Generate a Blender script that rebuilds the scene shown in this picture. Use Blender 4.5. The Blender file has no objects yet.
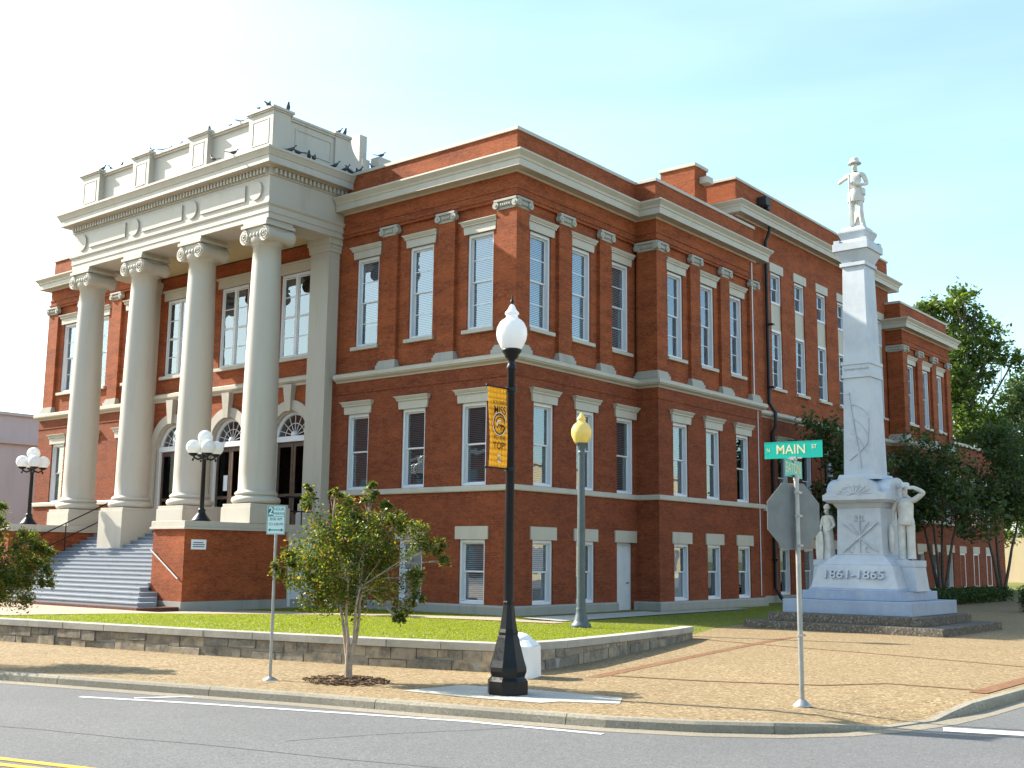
import bpy, bmesh, math, random
import numpy as np
from mathutils import Vector, Matrix
from mathutils.geometry import tessellate_polygon

# ------------------------------------------------------------------ scene, camera, sky, sun
scn = bpy.context.scene
COL = scn.collection
R = math.radians
PI = math.pi

cam_d = bpy.data.cameras.new("camera")
cam_o = bpy.data.objects.new("camera", cam_d)
COL.objects.link(cam_o)
cam_d.sensor_width = 36.0
cam_d.lens = 1132.24 / 1024 * 36.0
cam_d.clip_start = 0.1
cam_d.clip_end = 4000
_yaw, _pit, _rol = R(38.89469), R(8.71221), R(0.66424)
_f = Vector((-math.sin(_yaw) * math.cos(_pit), math.cos(_yaw) * math.cos(_pit), math.sin(_pit)))
_r = Vector((math.cos(_yaw), math.sin(_yaw), 0))
_u = _r.cross(_f)
_c, _s = math.cos(_rol), math.sin(_rol)
_r2, _u2 = _c * _r + _s * _u, -_s * _r + _c * _u
m = Matrix((( _r2.x, _u2.x, -_f.x, 23.75), (_r2.y, _u2.y, -_f.y, -29.58), (_r2.z, _u2.z, -_f.z, 2.0), (0, 0, 0, 1)))
cam_o.matrix_world = m
scn.camera = cam_o

SUN_AZ, SUN_EL = 16.0, 35.0           # light travels along (+cos az, +sin az), downwards
world = bpy.data.worlds.new("World")
scn.world = world
world.use_nodes = True
wn = world.node_tree
for n in list(wn.nodes): wn.nodes.remove(n)
w_out = wn.nodes.new("ShaderNodeOutputWorld")
w_bg = wn.nodes.new("ShaderNodeBackground")
w_sky = wn.nodes.new("ShaderNodeTexSky")
w_sky.sky_type = 'NISHITA'
w_sky.sun_disc = False
w_sky.sun_elevation = R(SUN_EL)
w_sky.sun_rotation = R(254.0)
w_sky.air_density = 1.0
w_sky.dust_density = 1.5
w_sky.ozone_density = 0.2
w_tc = wn.nodes.new("ShaderNodeTexCoord")
w_map = wn.nodes.new("ShaderNodeMapping")
w_map.inputs["Scale"].default_value = (1.5, 1.5, 9.0)
w_no = wn.nodes.new("ShaderNodeTexNoise")
w_no.inputs["Scale"].default_value = 1.6
w_no.inputs["Detail"].default_value = 6
w_rp = wn.nodes.new("ShaderNodeMapRange")
w_rp.inputs["From Min"].default_value = 0.30
w_rp.inputs["From Max"].default_value = 0.80
w_rp.inputs["To Max"].default_value = 0.07
w_rp.inputs["To Min"].default_value = 0.0
w_mx = wn.nodes.new("ShaderNodeMixRGB")
w_mx.inputs["Color2"].default_value = (11, 11.5, 12, 1)
wn.links.new(w_tc.outputs["Generated"], w_map.inputs["Vector"])
wn.links.new(w_map.outputs["Vector"], w_no.inputs["Vector"])
wn.links.new(w_no.outputs["Fac"], w_rp.inputs["Value"])
wn.links.new(w_rp.outputs["Result"], w_mx.inputs["Fac"])
wn.links.new(w_sky.outputs["Color"], w_mx.inputs["Color1"])
w_tn = wn.nodes.new("ShaderNodeMixRGB"); w_tn.blend_type = 'MULTIPLY'; w_tn.inputs["Fac"].default_value = 1.0; w_tn.inputs["Color2"].default_value = (0.91, 1.03, 0.99, 1)
wn.links.new(w_mx.outputs["Color"], w_tn.inputs["Color1"])
wn.links.new(w_tn.outputs["Color"], w_bg.inputs["Color"])
w_bg.inputs["Strength"].default_value = 0.145
wn.links.new(w_bg.outputs["Background"], w_out.inputs["Surface"])

sun_d = bpy.data.lights.new("sun", 'SUN')
sun_d.energy = 5.0
sun_d.angle = R(0.53)
sun_d.color = (1.0, 0.93, 0.80)
sun_o = bpy.data.objects.new("sun", sun_d)
COL.objects.link(sun_o)
_d = Vector((math.cos(R(SUN_AZ)) * math.cos(R(SUN_EL)), math.sin(R(SUN_AZ)) * math.cos(R(SUN_EL)), -math.sin(R(SUN_EL))))
sun_o.rotation_euler = _d.to_track_quat('-Z', 'Y').to_euler()

scn.view_settings.view_transform = 'Standard'
scn.view_settings.look = 'None'
scn.view_settings.exposure = 1.27
scn.view_settings.gamma = 1.0
scn.view_settings.use_curve_mapping = False
scn.cycles.max_bounces = 6
scn.cycles.transparent_max_bounces = 8
scn.cycles.use_denoising = True

# ------------------------------------------------------------------ helpers
def tag(o, label=None, cat=None, group=None, kind=None):
    if label: o["label"] = label
    if cat: o["category"] = cat
    if group: o["group"] = group
    if kind: o["kind"] = kind
    return o

def link(name, data, parent=None, loc=(0, 0, 0), rz=0.0):
    o = bpy.data.objects.new(name, data)
    COL.objects.link(o)
    if parent: o.parent = parent
    o.location = loc
    o.rotation_euler = (0, 0, rz)
    return o

def thing(name, label, cat, loc=(0, 0, 0), rz=0.0, group=None):
    return tag(link(name, None, None, loc, rz), label, cat, group)

def copy_tree(o, parent=None):
    c = o.copy(); COL.objects.link(c)
    if parent: c.parent = parent
    for ch in list(o.children): copy_tree(ch, c)
    return c

class MB:
    """collects polygons of one mesh"""
    def __init__(s): s.v = []; s.f = []; s.sm = []
    def face(s, pts, smooth=False):
        i = len(s.v); s.v += [tuple(p) for p in pts]; s.f.append(tuple(range(i, i + len(pts)))); s.sm.append(smooth)
    def raw(s, vs, fs, smooth=False):
        i = len(s.v); s.v += [tuple(p) for p in vs]
        for f in fs: s.f.append(tuple(i + k for k in f)); s.sm.append(smooth)
    def box(s, x0, x1, y0, y1, z0, z1, rz=0.0, c=None):
        P = [(x0, y0, z0), (x1, y0, z0), (x1, y1, z0), (x0, y1, z0), (x0, y0, z1), (x1, y0, z1), (x1, y1, z1), (x0, y1, z1)]
        if rz:
            cx, cy = c if c else ((x0 + x1) / 2, (y0 + y1) / 2)
            a, b = math.cos(rz), math.sin(rz)
            P = [(cx + (p[0] - cx) * a - (p[1] - cy) * b, cy + (p[0] - cx) * b + (p[1] - cy) * a, p[2]) for p in P]
        s.raw(P, [(0, 3, 2, 1), (4, 5, 6, 7), (0, 1, 5, 4), (1, 2, 6, 5), (2, 3, 7, 6), (3, 0, 4, 7)])
    def hexa(s, b, t):
        """bottom ring and top ring with equal counts"""
        n = len(b)
        s.raw(list(b) + list(t), [tuple(reversed(range(n))), tuple(range(n, 2 * n))] + [(i, (i + 1) % n, n + (i + 1) % n, n + i) for i in range(n)])
    def frustum(s, cx, cy, z0, z1, a0, b0, a1, b1):
        """rectangular frustum, half sizes a (x) and b (y) below and above"""
        s.hexa([(cx - a0, cy - b0, z0), (cx + a0, cy - b0, z0), (cx + a0, cy + b0, z0), (cx - a0, cy + b0, z0)],
               [(cx - a1, cy - b1, z1), (cx + a1, cy - b1, z1), (cx + a1, cy + b1, z1), (cx - a1, cy + b1, z1)])
    def prism(s, poly, fn, d0, d1):
        """poly in 2D; fn(u, v, d) gives the 3D point; extruded from d0 to d1"""
        s.hexa([fn(u, v, d0) for u, v in poly], [fn(u, v, d1) for u, v in poly])
    def lathe(s, prof, cx=0, cy=0, cz=0, n=24, smooth=True, rot=0.0, cap=True):
        vs = []; fs = []
        for r, z in prof:
            for k in range(n):
                a = rot + 2 * PI * k / n
                vs.append((cx + r * math.cos(a), cy + r * math.sin(a), cz + z))
        for j in range(len(prof) - 1):
            for k in range(n):
                k2 = (k + 1) % n
                fs.append((j * n + k, j * n + k2, (j + 1) * n + k2, (j + 1) * n + k))
        s.raw(vs, fs, smooth)
        if cap:
            s.face(list(reversed(vs[:n]))); s.face(vs[-n:])
    def tube(s, pts, rad, n=8, smooth=True, caps=True):
        pts = [Vector(p) for p in pts]
        if not isinstance(rad, (list, tuple)): rad = [rad] * len(pts)
        vs = []; fs = []
        up = Vector((0.13, 0.31, 0.94))
        for i, p in enumerate(pts):
            t = (pts[min(i + 1, len(pts) - 1)] - pts[max(i - 1, 0)]).normalized()
            if i == 0:
                a = t.cross(up)
                if a.length < 1e-3: a = t.cross(Vector((1, 0, 0)))
            else:
                a = prev - t * prev.dot(t)
            a.normalize(); prev = a; b = t.cross(a)
            for k in range(n):
                q = 2 * PI * k / n
                vs.append(p + rad[i] * (a * math.cos(q) + b * math.sin(q)))
        for i in range(len(pts) - 1):
            for k in range(n):
                k2 = (k + 1) % n
                fs.append((i * n + k, i * n + k2, (i + 1) * n + k2, (i + 1) * n + k))
        s.raw(vs, fs, smooth)
        if caps:
            s.face(list(reversed(vs[:n]))); s.face(vs[-n:])
    def cyl(s, p, q, r, n=16, smooth=True): s.tube([p, q], r, n, smooth)
    def sphere(s, c, r, n=16, m_=10, sz=1.0):
        s.lathe([(max(1e-4, r * math.sin(PI * j / m_)), -r * sz * math.cos(PI * j / m_)) for j in range(m_ + 1)], c[0], c[1], c[2], n, True, 0, False)
    def sweep(s, path, prof, closed=False):
        """profile (outward offset, z) along a plan polyline; outward is on its right"""
        n = len(path); rings = []
        for i in range(n):
            p = Vector(path[i])
            def nrm(a, b):
                d = (Vector(b) - Vector(a)).normalized(); return Vector((d.y, -d.x))
            if closed: n0, n1 = nrm(path[i - 1], path[i]), nrm(path[i], path[(i + 1) % n])
            else:
                n0 = nrm(path[i - 1], path[i]) if i > 0 else nrm(path[0], path[1])
                n1 = nrm(path[i], path[i + 1]) if i < n - 1 else n0
            mi = (n0 + n1); mi = mi / max(0.2, mi.dot(n0))
            rings.append([(p.x + mi.x * o, p.y + mi.y * o, z) for o, z in prof])
        k = len(prof); vs = [q for r_ in rings for q in r_]; fs = []
        for i in range(n if closed else n - 1):
            a, b = i * k, ((i + 1) % n) * k
            for j in range(k - 1): fs.append((a + j, b + j, b + j + 1, a + j + 1))
        s.raw(vs, fs)
        if not closed:
            s.face(rings[0]); s.face(list(reversed(rings[-1])))
    def build(s, name, mat=None, parent=None, loc=(0, 0, 0), rz=0.0, bevel=0.0):
        me = bpy.data.meshes.new(name)
        me.from_pydata(s.v, [], s.f)
        for p, q in zip(me.polygons, s.sm): p.use_smooth = q
        if mat: me.materials.append(mat)
        bm = bmesh.new(); bm.from_mesh(me)
        bmesh.ops.recalc_face_normals(bm, faces=bm.faces)
        if bevel:
            bmesh.ops.remove_doubles(bm, verts=bm.verts, dist=1e-4)
            es = [e for e in bm.edges if len(e.link_faces) == 2 and e.calc_face_angle(0) > 0.6]
            bmesh.ops.bevel(bm, geom=es, offset=bevel, segments=2, affect='EDGES', profile=0.6)
        bm.to_mesh(me); bm.free(); me.update()
        return link(name, me, parent, loc, rz)

def poly_sheet(name, pts, z, mat, parent=None, kind="structure"):
    """flat polygon; z a number or one per point"""
    zs = z if isinstance(z, (list, tuple)) else [z] * len(pts)
    P = [Vector((p[0], p[1], q)) for p, q in zip(pts, zs)]
    tris = tessellate_polygon([[Vector((p.x, p.y, 0)) for p in P]])
    me = bpy.data.meshes.new(name)
    me.from_pydata([tuple(p) for p in P], [], [tuple(t) for t in tris])
    bm = bmesh.new(); bm.from_mesh(me)
    for f in bm.faces:
        if f.normal.z < 0: f.normal_flip()
    bm.to_mesh(me); bm.free()
    me.materials.append(mat)
    o = link(name, me, parent)
    if kind: o["kind"] = kind
    return o

# ------------------------------------------------------------------ materials
class NT:
    def __init__(s, name):
        s.m = bpy.data.materials.new(name); s.m.use_nodes = True
        s.t = s.m.node_tree; s.p = s.t.nodes["Principled BSDF"]
        s.out = s.t.nodes["Material Output"]
    def n(s, typ, **kw):
        x = s.t.nodes.new("ShaderNode" + typ)
        for k, v in kw.items():
            if k in x.inputs: x.inputs[k].default_value = v
            else: setattr(x, k, v)
        return x
    def l(s, a, b): s.t.links.new(a, b)
    def pos(s): return s.n("NewGeometry").outputs["Position"]
    def noise(s, scale, detail=4, rough=0.55, vec=None):
        x = s.n("TexNoise", Scale=scale, Detail=detail, Roughness=rough)
        if vec is None: vec = s.n("TexCoord").outputs["Object"]
        s.l(vec, x.inputs["Vector"]); return x.outputs["Fac"]
    def rng(s, v, a, b, c, d):
        x = s.n("MapRange"); s.l(v, x.inputs["Value"])
        for k, q in zip(("From Min", "From Max", "To Min", "To Max"), (a, b, c, d)): x.inputs[k].default_value = q
        return x.outputs["Result"]
    def mix(s, fac, a, b, typ='MIX'):
        x = s.n("MixRGB", blend_type=typ)
        for q, k in ((fac, "Fac"), (a, "Color1"), (b, "Color2")):
            if isinstance(q, (int, float)): x.inputs[k].default_value = q
            elif isinstance(q, tuple): x.inputs[k].default_value = (*q, 1)
            else: s.l(q, x.inputs[k])
        return x.outputs["Color"]
    def bump(s, h, strength=0.3, dist=0.02):
        x = s.n("Bump", Strength=strength, Distance=dist); s.l(h, x.inputs["Height"]); s.l(x.outputs["Normal"], s.p.inputs["Normal"])
    def col(s, c):
        if isinstance(c, tuple): s.p.inputs["Base Color"].default_value = (*c, 1)
        else: s.l(c, s.p.inputs["Base Color"])
    def rough(s, r):
        if isinstance(r, (int, float)): s.p.inputs["Roughness"].default_value = r
        else: s.l(r, s.p.inputs["Roughness"])

def simple(name, c, rough=0.6, metal=0.0, var=0.12, scale=3.0, bump=0.0, spec=0.4):
    t = NT(name)
    a = t.noise(scale, 6)
    d = tuple(q * (1 - var) for q in c); e = tuple(min(1, q * (1 + var)) for q in c)
    t.col(t.mix(t.rng(a, 0.3, 0.7, 0, 1), d, e))
    t.rough(rough); t.p.inputs["Metallic"].default_value = metal
    t.p.inputs["Specular IOR Level"].default_value = spec
    if bump: t.bump(t.noise(scale * 6, 6), bump, 0.02)
    return t.m

def brick_mat(name, c1, c2, mortar, stain=0.35):
    t = NT(name)
    P = t.pos()
    sep = t.n("SeparateXYZ"); t.l(P, sep.inputs[0])
    add = t.n("Math", operation='ADD'); t.l(sep.outputs["X"], add.inputs[0]); t.l(sep.outputs["Y"], add.inputs[1])
    cb = t.n("CombineXYZ"); t.l(add.outputs[0], cb.inputs["X"]); t.l(sep.outputs["Z"], cb.inputs["Y"])
    b = t.n("TexBrick", Scale=1.0)
    b.inputs["Brick Width"].default_value = 0.225; b.inputs["Row Height"].default_value = 0.075
    b.inputs["Mortar Size"].default_value = 0.006; b.inputs["Mortar Smooth"].default_value = 0.3; b.inputs["Bias"].default_value = 0.0
    b.inputs["Color1"].default_value = (*c1, 1); b.inputs["Color2"].default_value = (*c2, 1); b.inputs["Mortar"].default_value = (*mortar, 1)
    t.l(cb.outputs[0], b.inputs["Vector"])
    sc = t.n("VectorMath", operation='MULTIPLY'); sc.inputs[1].default_value = (1.0, 3.2, 1); t.l(cb.outputs[0], sc.inputs[0])
    big = t.noise(0.55, 5, 0.65, sc.outputs[0])
    med = t.noise(2.4, 5, 0.7, sc.outputs[0])
    c = t.mix(t.rng(med, 0.32, 0.70, 0.8, 0), b.outputs["Color"], tuple(q * 0.62 for q in c1))
    c = t.mix(t.rng(big, 0.40, 0.70, 0, stain * 1.5), c, tuple(q * 1.45 for q in c2))
    fine = t.noise(7.5, 3, 0.6, sc.outputs[0])
    c = t.mix(t.rng(fine, 0.52, 0.68, 0, 0.55), c, tuple(q * 1.35 for q in c2))
    c = t.mix(t.rng(fine, 0.34, 0.46, 0.55, 0), c, tuple(q * 0.6 for q in c1))
    drip = t.n("VectorMath", operation='MULTIPLY'); drip.inputs[1].default_value = (1.6, 0.12, 1); t.l(cb.outputs[0], drip.inputs[0])
    c = t.mix(t.rng(t.noise(1.3, 4, 0.6, drip.outputs[0]), 0.55, 0.8, 0, 0.32), c, tuple(q * 0.5 for q in c1))
    t.col(c); t.rough(0.85); t.p.inputs["Specular IOR Level"].default_value = 0.25
    t.bump(b.outputs["Fac"], -0.25, 0.008)
    return t.m

def paint_mat(name, c, dirt=0.25, rough=0.55):
    t = NT(name)
    P = t.pos()
    st = t.n("VectorMath", operation='MULTIPLY'); st.inputs[1].default_value = (1.5, 1.5, 0.22); t.l(P, st.inputs[0])
    a = t.noise(1.1, 6, 0.65, st.outputs[0]); b = t.noise(7, 4, 0.6, P)
    k = t.mix(t.rng(a, 0.5, 0.8, 0, dirt), c, (c[0] * 0.62, c[1] * 0.60, c[2] * 0.52))
    k = t.mix(t.rng(b, 0.55, 0.8, 0, dirt * 0.5), k, (c[0] * 0.8, c[1] * 0.78, c[2] * 0.72))
    t.col(k); t.rough(rough); t.bump(b, 0.08, 0.01)
    return t.m

def leaf_mat(name, hues, trans=0.35):
    t = NT(name)
    g = t.n("NewGeometry")
    r = t.n("ValToRGB"); r.color_ramp.interpolation = 'LINEAR'
    el = r.color_ramp.elements
    while len(el) < len(hues): el.new(0.5)
    for e, (p, c) in zip(el, hues): e.position = p; e.color = (*c, 1)
    t.l(g.outputs["Random Per Island"], r.inputs["Fac"])
    t.l(r.outputs["Color"], t.p.inputs["Base Color"]); t.rough(0.45); t.p.inputs["Specular IOR Level"].default_value = 0.35
    tr = t.n("BsdfTranslucent"); tc = t.mix(1.0, r.outputs["Color"], (1.5, 1.6, 0.6), 'MULTIPLY'); t.l(tc, tr.inputs["Color"])
    mx = t.n("MixShader"); mx.inputs[0].default_value = trans
    t.l(t.p.outputs[0], mx.inputs[1]); t.l(tr.outputs[0], mx.inputs[2]); t.l(mx.outputs[0], t.out.inputs["Surface"])
    return t.m

def glass_mat(name, base=0.22, tint=(0.85, 0.93, 1.0)):
    t = NT(name)
    fr = t.n("Fresnel", IOR=1.5)
    ad = t.n("Math", operation='ADD'); ad.inputs[1].default_value = base; t.l(fr.outputs[0], ad.inputs[0]); ad.use_clamp = True
    gl = t.n("BsdfGlossy", Roughness=0.015); gl.inputs["Color"].default_value = (*tint, 1)
    wob = t.noise(0.9, 2, 0.5, t.pos()); bp = t.n("Bump", Strength=0.05, Distance=0.06); t.l(wob, bp.inputs["Height"]); t.l(bp.outputs["Normal"], gl.inputs["Normal"])
    tp = t.n("BsdfTransparent"); tp.inputs["Color"].default_value = (0.82, 0.86, 0.88, 1)
    mx = t.n("MixShader"); t.l(ad.outputs[0], mx.inputs[0]); t.l(tp.outputs[0], mx.inputs[1]); t.l(gl.outputs[0], mx.inputs[2])
    t.l(mx.outputs[0], t.out.inputs["Surface"])
    return t.m

def speckle(name, c, dark, light, scale=90, big=0.35, rough=0.85, bump=0.25, spec=0.25):
    """exposed aggregate, asphalt: fine stones over soft larger stains"""
    t = NT(name); P = t.pos()
    v = t.n("TexVoronoi", Scale=scale); t.l(P, v.inputs["Vector"])
    sx = t.n("SeparateColor"); t.l(v.outputs["Color"], sx.inputs[0])
    k = t.mix(t.rng(sx.outputs[0], 0.0, 0.35, 1, 0), c, dark)
    k = t.mix(t.rng(sx.outputs[1], 0.7, 1.0, 0, 1), k, light)
    k = t.mix(t.rng(t.noise(0.45, 6, 0.6, P), 0.35, 0.75, 0, big), k, tuple(q * 0.62 for q in c))
    k = t.mix(t.rng(t.noise(3.2, 5, 0.7, P), 0.5, 0.8, 0, big * 0.8), k, tuple(q * 0.7 for q in c))
    t.col(k); t.rough(rough); t.p.inputs["Specular IOR Level"].default_value = spec
    t.bump(v.outputs["Distance"], bump, 0.012)
    return t.m

M = {}
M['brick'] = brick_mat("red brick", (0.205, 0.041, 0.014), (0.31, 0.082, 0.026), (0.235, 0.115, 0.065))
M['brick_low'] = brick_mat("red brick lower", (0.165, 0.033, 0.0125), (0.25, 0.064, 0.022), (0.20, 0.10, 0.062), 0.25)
M['cream'] = paint_mat("cream paint", (0.45, 0.41, 0.34), 0.42)
M['portico'] = paint_mat("portico paint", (0.45, 0.41, 0.35), 0.5)
M['soffit'] = paint_mat("soffit bounce tint", (0.50, 0.42, 0.24), 0.2)  # yellow of reflected light put into the porch ceiling colour
M['trim'] = paint_mat("white trim", (0.66, 0.68, 0.72), 0.12, 0.4)
M['capstone'] = paint_mat("capital stone", (0.36, 0.345, 0.30), 0.6, 0.7)
M['plinth'] = paint_mat("plinth stone", (0.30, 0.295, 0.27), 0.7, 0.8)
M['glass'] = glass_mat("window glass", 0.15)
M['door_glass'] = glass_mat("dark door glass", 0.0, (0.22, 0.25, 0.28))
M['blind'] = simple("blind slats", (0.55, 0.58, 0.62), 0.5, var=0.04)
M['blind_grey'] = simple("grey blind slats", (0.24, 0.25, 0.26), 0.6, var=0.06)
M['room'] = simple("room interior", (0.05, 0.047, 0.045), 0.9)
M['curtain'] = simple("white roller shade", (0.55, 0.58, 0.62), 0.7, var=0.05)
M['door'] = simple("brown door", (0.075, 0.042, 0.026), 0.45, var=0.35, scale=5)
M['steel_door'] = simple("pale steel door", (0.62, 0.65, 0.68), 0.4, var=0.06)
M['roof'] = simple("roof membrane", (0.28, 0.28, 0.27), 0.9)
M['step'] = paint_mat("granite steps", (0.25, 0.27, 0.305), 0.6, 0.75)
M['brickstep'] = brick_mat("brick step", (0.085, 0.034, 0.024), (0.13, 0.052, 0.036), (0.1, 0.075, 0.06))
M['black'] = simple("black iron", (0.006, 0.006, 0.007), 0.4, 0.0, 0.3, 8, 0.05, 0.3)
M['iron_dark'] = simple("dark pipe", (0.02, 0.02, 0.022), 0.5, 0.0, 0.3)
M['grey_metal'] = simple("galvanised steel", (0.36, 0.36, 0.35), 0.45, 0.75, 0.15, 6)
M['sign_back'] = simple("aluminium sign back", (0.19, 0.195, 0.19), 0.6, 0.2, 0.12, 5)
M['grey_paint'] = simple("grey green pole paint", (0.085, 0.105, 0.115), 0.45, 0.0, 0.15, 5)
M['white_paint'] = paint_mat("white masonry paint", (0.82, 0.82, 0.82), 0.18)
M['asphalt'] = speckle("asphalt", (0.140, 0.140, 0.144), (0.085, 0.084, 0.083), (0.21, 0.207, 0.203), 60, 0.35, 0.9, 0.2)
M['aggregate'] = speckle("exposed aggregate", (0.255, 0.18, 0.095), (0.115, 0.075, 0.036), (0.41, 0.32, 0.19), 25, 0.35, 0.9, 0.3)
M['aggregate_dark'] = speckle("aggregate steps", (0.125, 0.108, 0.088), (0.06, 0.052, 0.042), (0.27, 0.24, 0.20), 24, 0.4, 0.9, 0.5)
M['paver'] = speckle("brick paver band", (0.21, 0.105, 0.055), (0.15, 0.07, 0.035), (0.27, 0.15, 0.08), 12, 0.3)
M['concrete'] = speckle("concrete", (0.43, 0.41, 0.37), (0.34, 0.32, 0.29), (0.5, 0.48, 0.44), 60, 0.45, 0.9, 0.1)
M['curb'] = speckle("curb concrete", (0.31, 0.275, 0.215), (0.21, 0.185, 0.14), (0.40, 0.36, 0.29), 40, 0.9, 0.9, 0.15)
M['gutter'] = speckle("gutter concrete", (0.27, 0.235, 0.18), (0.19, 0.16, 0.12), (0.35, 0.31, 0.25), 50, 0.5, 0.9, 0.15)
M['path'] = speckle("walk paving", (0.40, 0.31, 0.24), (0.31, 0.23, 0.17), (0.48, 0.39, 0.31), 40, 0.4, 0.9, 0.15)
M['white_line'] = simple("road paint white", (0.62, 0.62, 0.62), 0.7, var=0.2, scale=9)
M['yellow_line'] = simple("road paint yellow", (0.62, 0.34, 0.03), 0.7, var=0.15, scale=9)
M['mulch'] = speckle("mulch", (0.12, 0.07, 0.04), (0.03, 0.02, 0.012), (0.28, 0.18, 0.10), 22, 0.4, 0.95, 0.9)
M['soil'] = speckle("lawn soil", (0.155, 0.17, 0.035), (0.10, 0.09, 0.04), (0.2, 0.21, 0.05), 30, 0.4, 0.95, 0.3)
M['ground'] = speckle("far ground", (0.12, 0.13, 0.06), (0.09, 0.09, 0.05), (0.16, 0.16, 0.08), 3, 0.4, 0.95, 0.1)
def marble_mat(name="white marble", ca=(0.45, 0.485, 0.53), cb=(0.25, 0.285, 0.355)):
    t = NT(name); P = t.pos()
    a = t.noise(1.3, 7, 0.7, P); b = t.noise(6, 5, 0.7, P)
    st = t.n("VectorMath", operation='MULTIPLY'); st.inputs[1].default_value = (2.2, 2.2, 0.35); t.l(P, st.inputs[0])
    k = t.mix(t.rng(a, 0.42, 0.66, 0, 0.45), ca, cb)
    k = t.mix(t.rng(t.noise(1.6, 5, 0.6, st.outputs[0]), 0.52, 0.8, 0, 0.4), k, (0.46, 0.44, 0.40))
    k = t.mix(t.rng(b, 0.55, 0.8, 0, 0.25), k, (0.55, 0.54, 0.52))
    t.col(k); t.rough(0.55); t.bump(b, 0.12, 0.015)
    return t.m
M['marble'] = marble_mat()
M['marble_blue'] = marble_mat("bluer base marble", (0.27, 0.335, 0.45), (0.17, 0.22, 0.32))  # bluer, darker tone of the marble for the stepped base
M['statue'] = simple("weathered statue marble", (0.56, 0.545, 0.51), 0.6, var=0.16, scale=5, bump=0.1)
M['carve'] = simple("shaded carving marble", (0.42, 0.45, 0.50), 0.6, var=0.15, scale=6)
def stone_mat():
    t = NT("rough wall stone"); P = t.pos(); g = t.n("NewGeometry")
    a = t.noise(4, 6, 0.7, P); b = t.noise(22, 5, 0.7, P)
    k = t.mix(g.outputs["Random Per Island"], (0.40, 0.32, 0.225), (0.20, 0.18, 0.15))
    k = t.mix(t.rng(a, 0.42, 0.66, 0, 0.85), k, (0.075, 0.07, 0.066))
    k = t.mix(t.rng(b, 0.5, 0.8, 0, 0.4), k, (0.45, 0.38, 0.28))
    t.col(k); t.rough(0.9); t.bump(t.mix(0.4, a, b), 0.8, 0.03)
    return t.m
M['stone'] = stone_mat()
def coping_mat():
    t = NT("coping stone"); P = t.pos()
    a = t.noise(1.2, 6, 0.7, P); b = t.noise(14, 5, 0.7, P)
    k = t.mix(t.rng(a, 0.45, 0.7, 0, 0.6), (0.40, 0.375, 0.33), (0.19, 0.18, 0.165))
    k = t.mix(t.rng(b, 0.5, 0.8, 0, 0.4), k, (0.26, 0.24, 0.21))
    t.col(k); t.rough(0.9); t.bump(b, 0.3, 0.02)
    return t.m
M['coping'] = coping_mat()
def globe_mat(name, c, e=0.0):
    t = NT(name)
    t.col(c); t.rough(0.22); t.p.inputs["Specular IOR Level"].default_value = 0.6
    t.p.inputs["Subsurface Weight"].default_value = 0.0
    tr = t.n("BsdfTranslucent"); tr.inputs["Color"].default_value = (*c, 1)
    mx = t.n("MixShader"); mx.inputs[0].default_value = 0.35
    t.l(t.p.outputs[0], mx.inputs[1]); t.l(tr.outputs[0], mx.inputs[2]); t.l(mx.outputs[0], t.out.inputs["Surface"])
    return t.m
M['globe'] = globe_mat("white acrylic globe", (0.86, 0.86, 0.86))
M['globe_yellow'] = globe_mat("aged yellow globe", (0.80, 0.66, 0.24))
M['sign_green'] = simple("street sign green", (0.0, 0.38, 0.29), 0.35, var=0.06)
M['sign_letter'] = simple("sign letter cream", (0.66, 0.62, 0.36), 0.5, var=0.03)
M['sign_white'] = simple("sign white", (0.62, 0.78, 0.74), 0.4, var=0.04)
M['sign_ink'] = simple("sign dark green", (0.01, 0.16, 0.13), 0.5, var=0.05)
M['red'] = simple("stop sign red", (0.5, 0.02, 0.02), 0.4)
def cloth_mat():
    t = NT("gold banner cloth"); c = t.mix(t.noise(2, 4), (0.70, 0.43, 0.03), (0.80, 0.53, 0.06)); t.col(c); t.rough(0.8)
    tr = t.n("BsdfTranslucent"); t.l(c, tr.inputs["Color"]); mx = t.n("MixShader"); mx.inputs[0].default_value = 0.4
    t.l(t.p.outputs[0], mx.inputs[1]); t.l(tr.outputs[0], mx.inputs[2]); t.l(mx.outputs[0], t.out.inputs["Surface"]); return t.m
M['banner'] = cloth_mat()
M['banner_ink'] = simple("banner black", (0.02, 0.018, 0.015), 0.7)
M['banner_white'] = simple("banner white", (0.78, 0.74, 0.62), 0.7)
M['paper'] = simple("paper", (0.75, 0.8, 0.85), 0.7, var=0.03)
M['plate_ink'] = simple("plate ink", (0.15, 0.16, 0.18), 0.6)
M['bark'] = simple("crape myrtle bark", (0.36, 0.28, 0.21), 0.8, var=0.3, scale=12, bump=0.3)
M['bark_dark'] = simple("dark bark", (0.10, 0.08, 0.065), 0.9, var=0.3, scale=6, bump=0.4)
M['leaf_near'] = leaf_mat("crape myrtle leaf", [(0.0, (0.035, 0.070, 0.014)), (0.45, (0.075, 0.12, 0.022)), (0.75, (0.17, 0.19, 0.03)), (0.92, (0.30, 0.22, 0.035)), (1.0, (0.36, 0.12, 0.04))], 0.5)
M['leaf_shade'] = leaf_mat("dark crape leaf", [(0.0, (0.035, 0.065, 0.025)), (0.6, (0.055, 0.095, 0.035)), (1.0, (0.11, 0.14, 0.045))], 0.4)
M['leaf_oak'] = leaf_mat("tall tree leaf", [(0.0, (0.05, 0.09, 0.025)), (0.6, (0.09, 0.14, 0.032)), (1.0, (0.18, 0.22, 0.05))], 0.42)
M['leaf_hedge'] = leaf_mat("hedge leaf", [(0.0, (0.02, 0.05, 0.015)), (1.0, (0.06, 0.11, 0.025))], 0.3)
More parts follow.
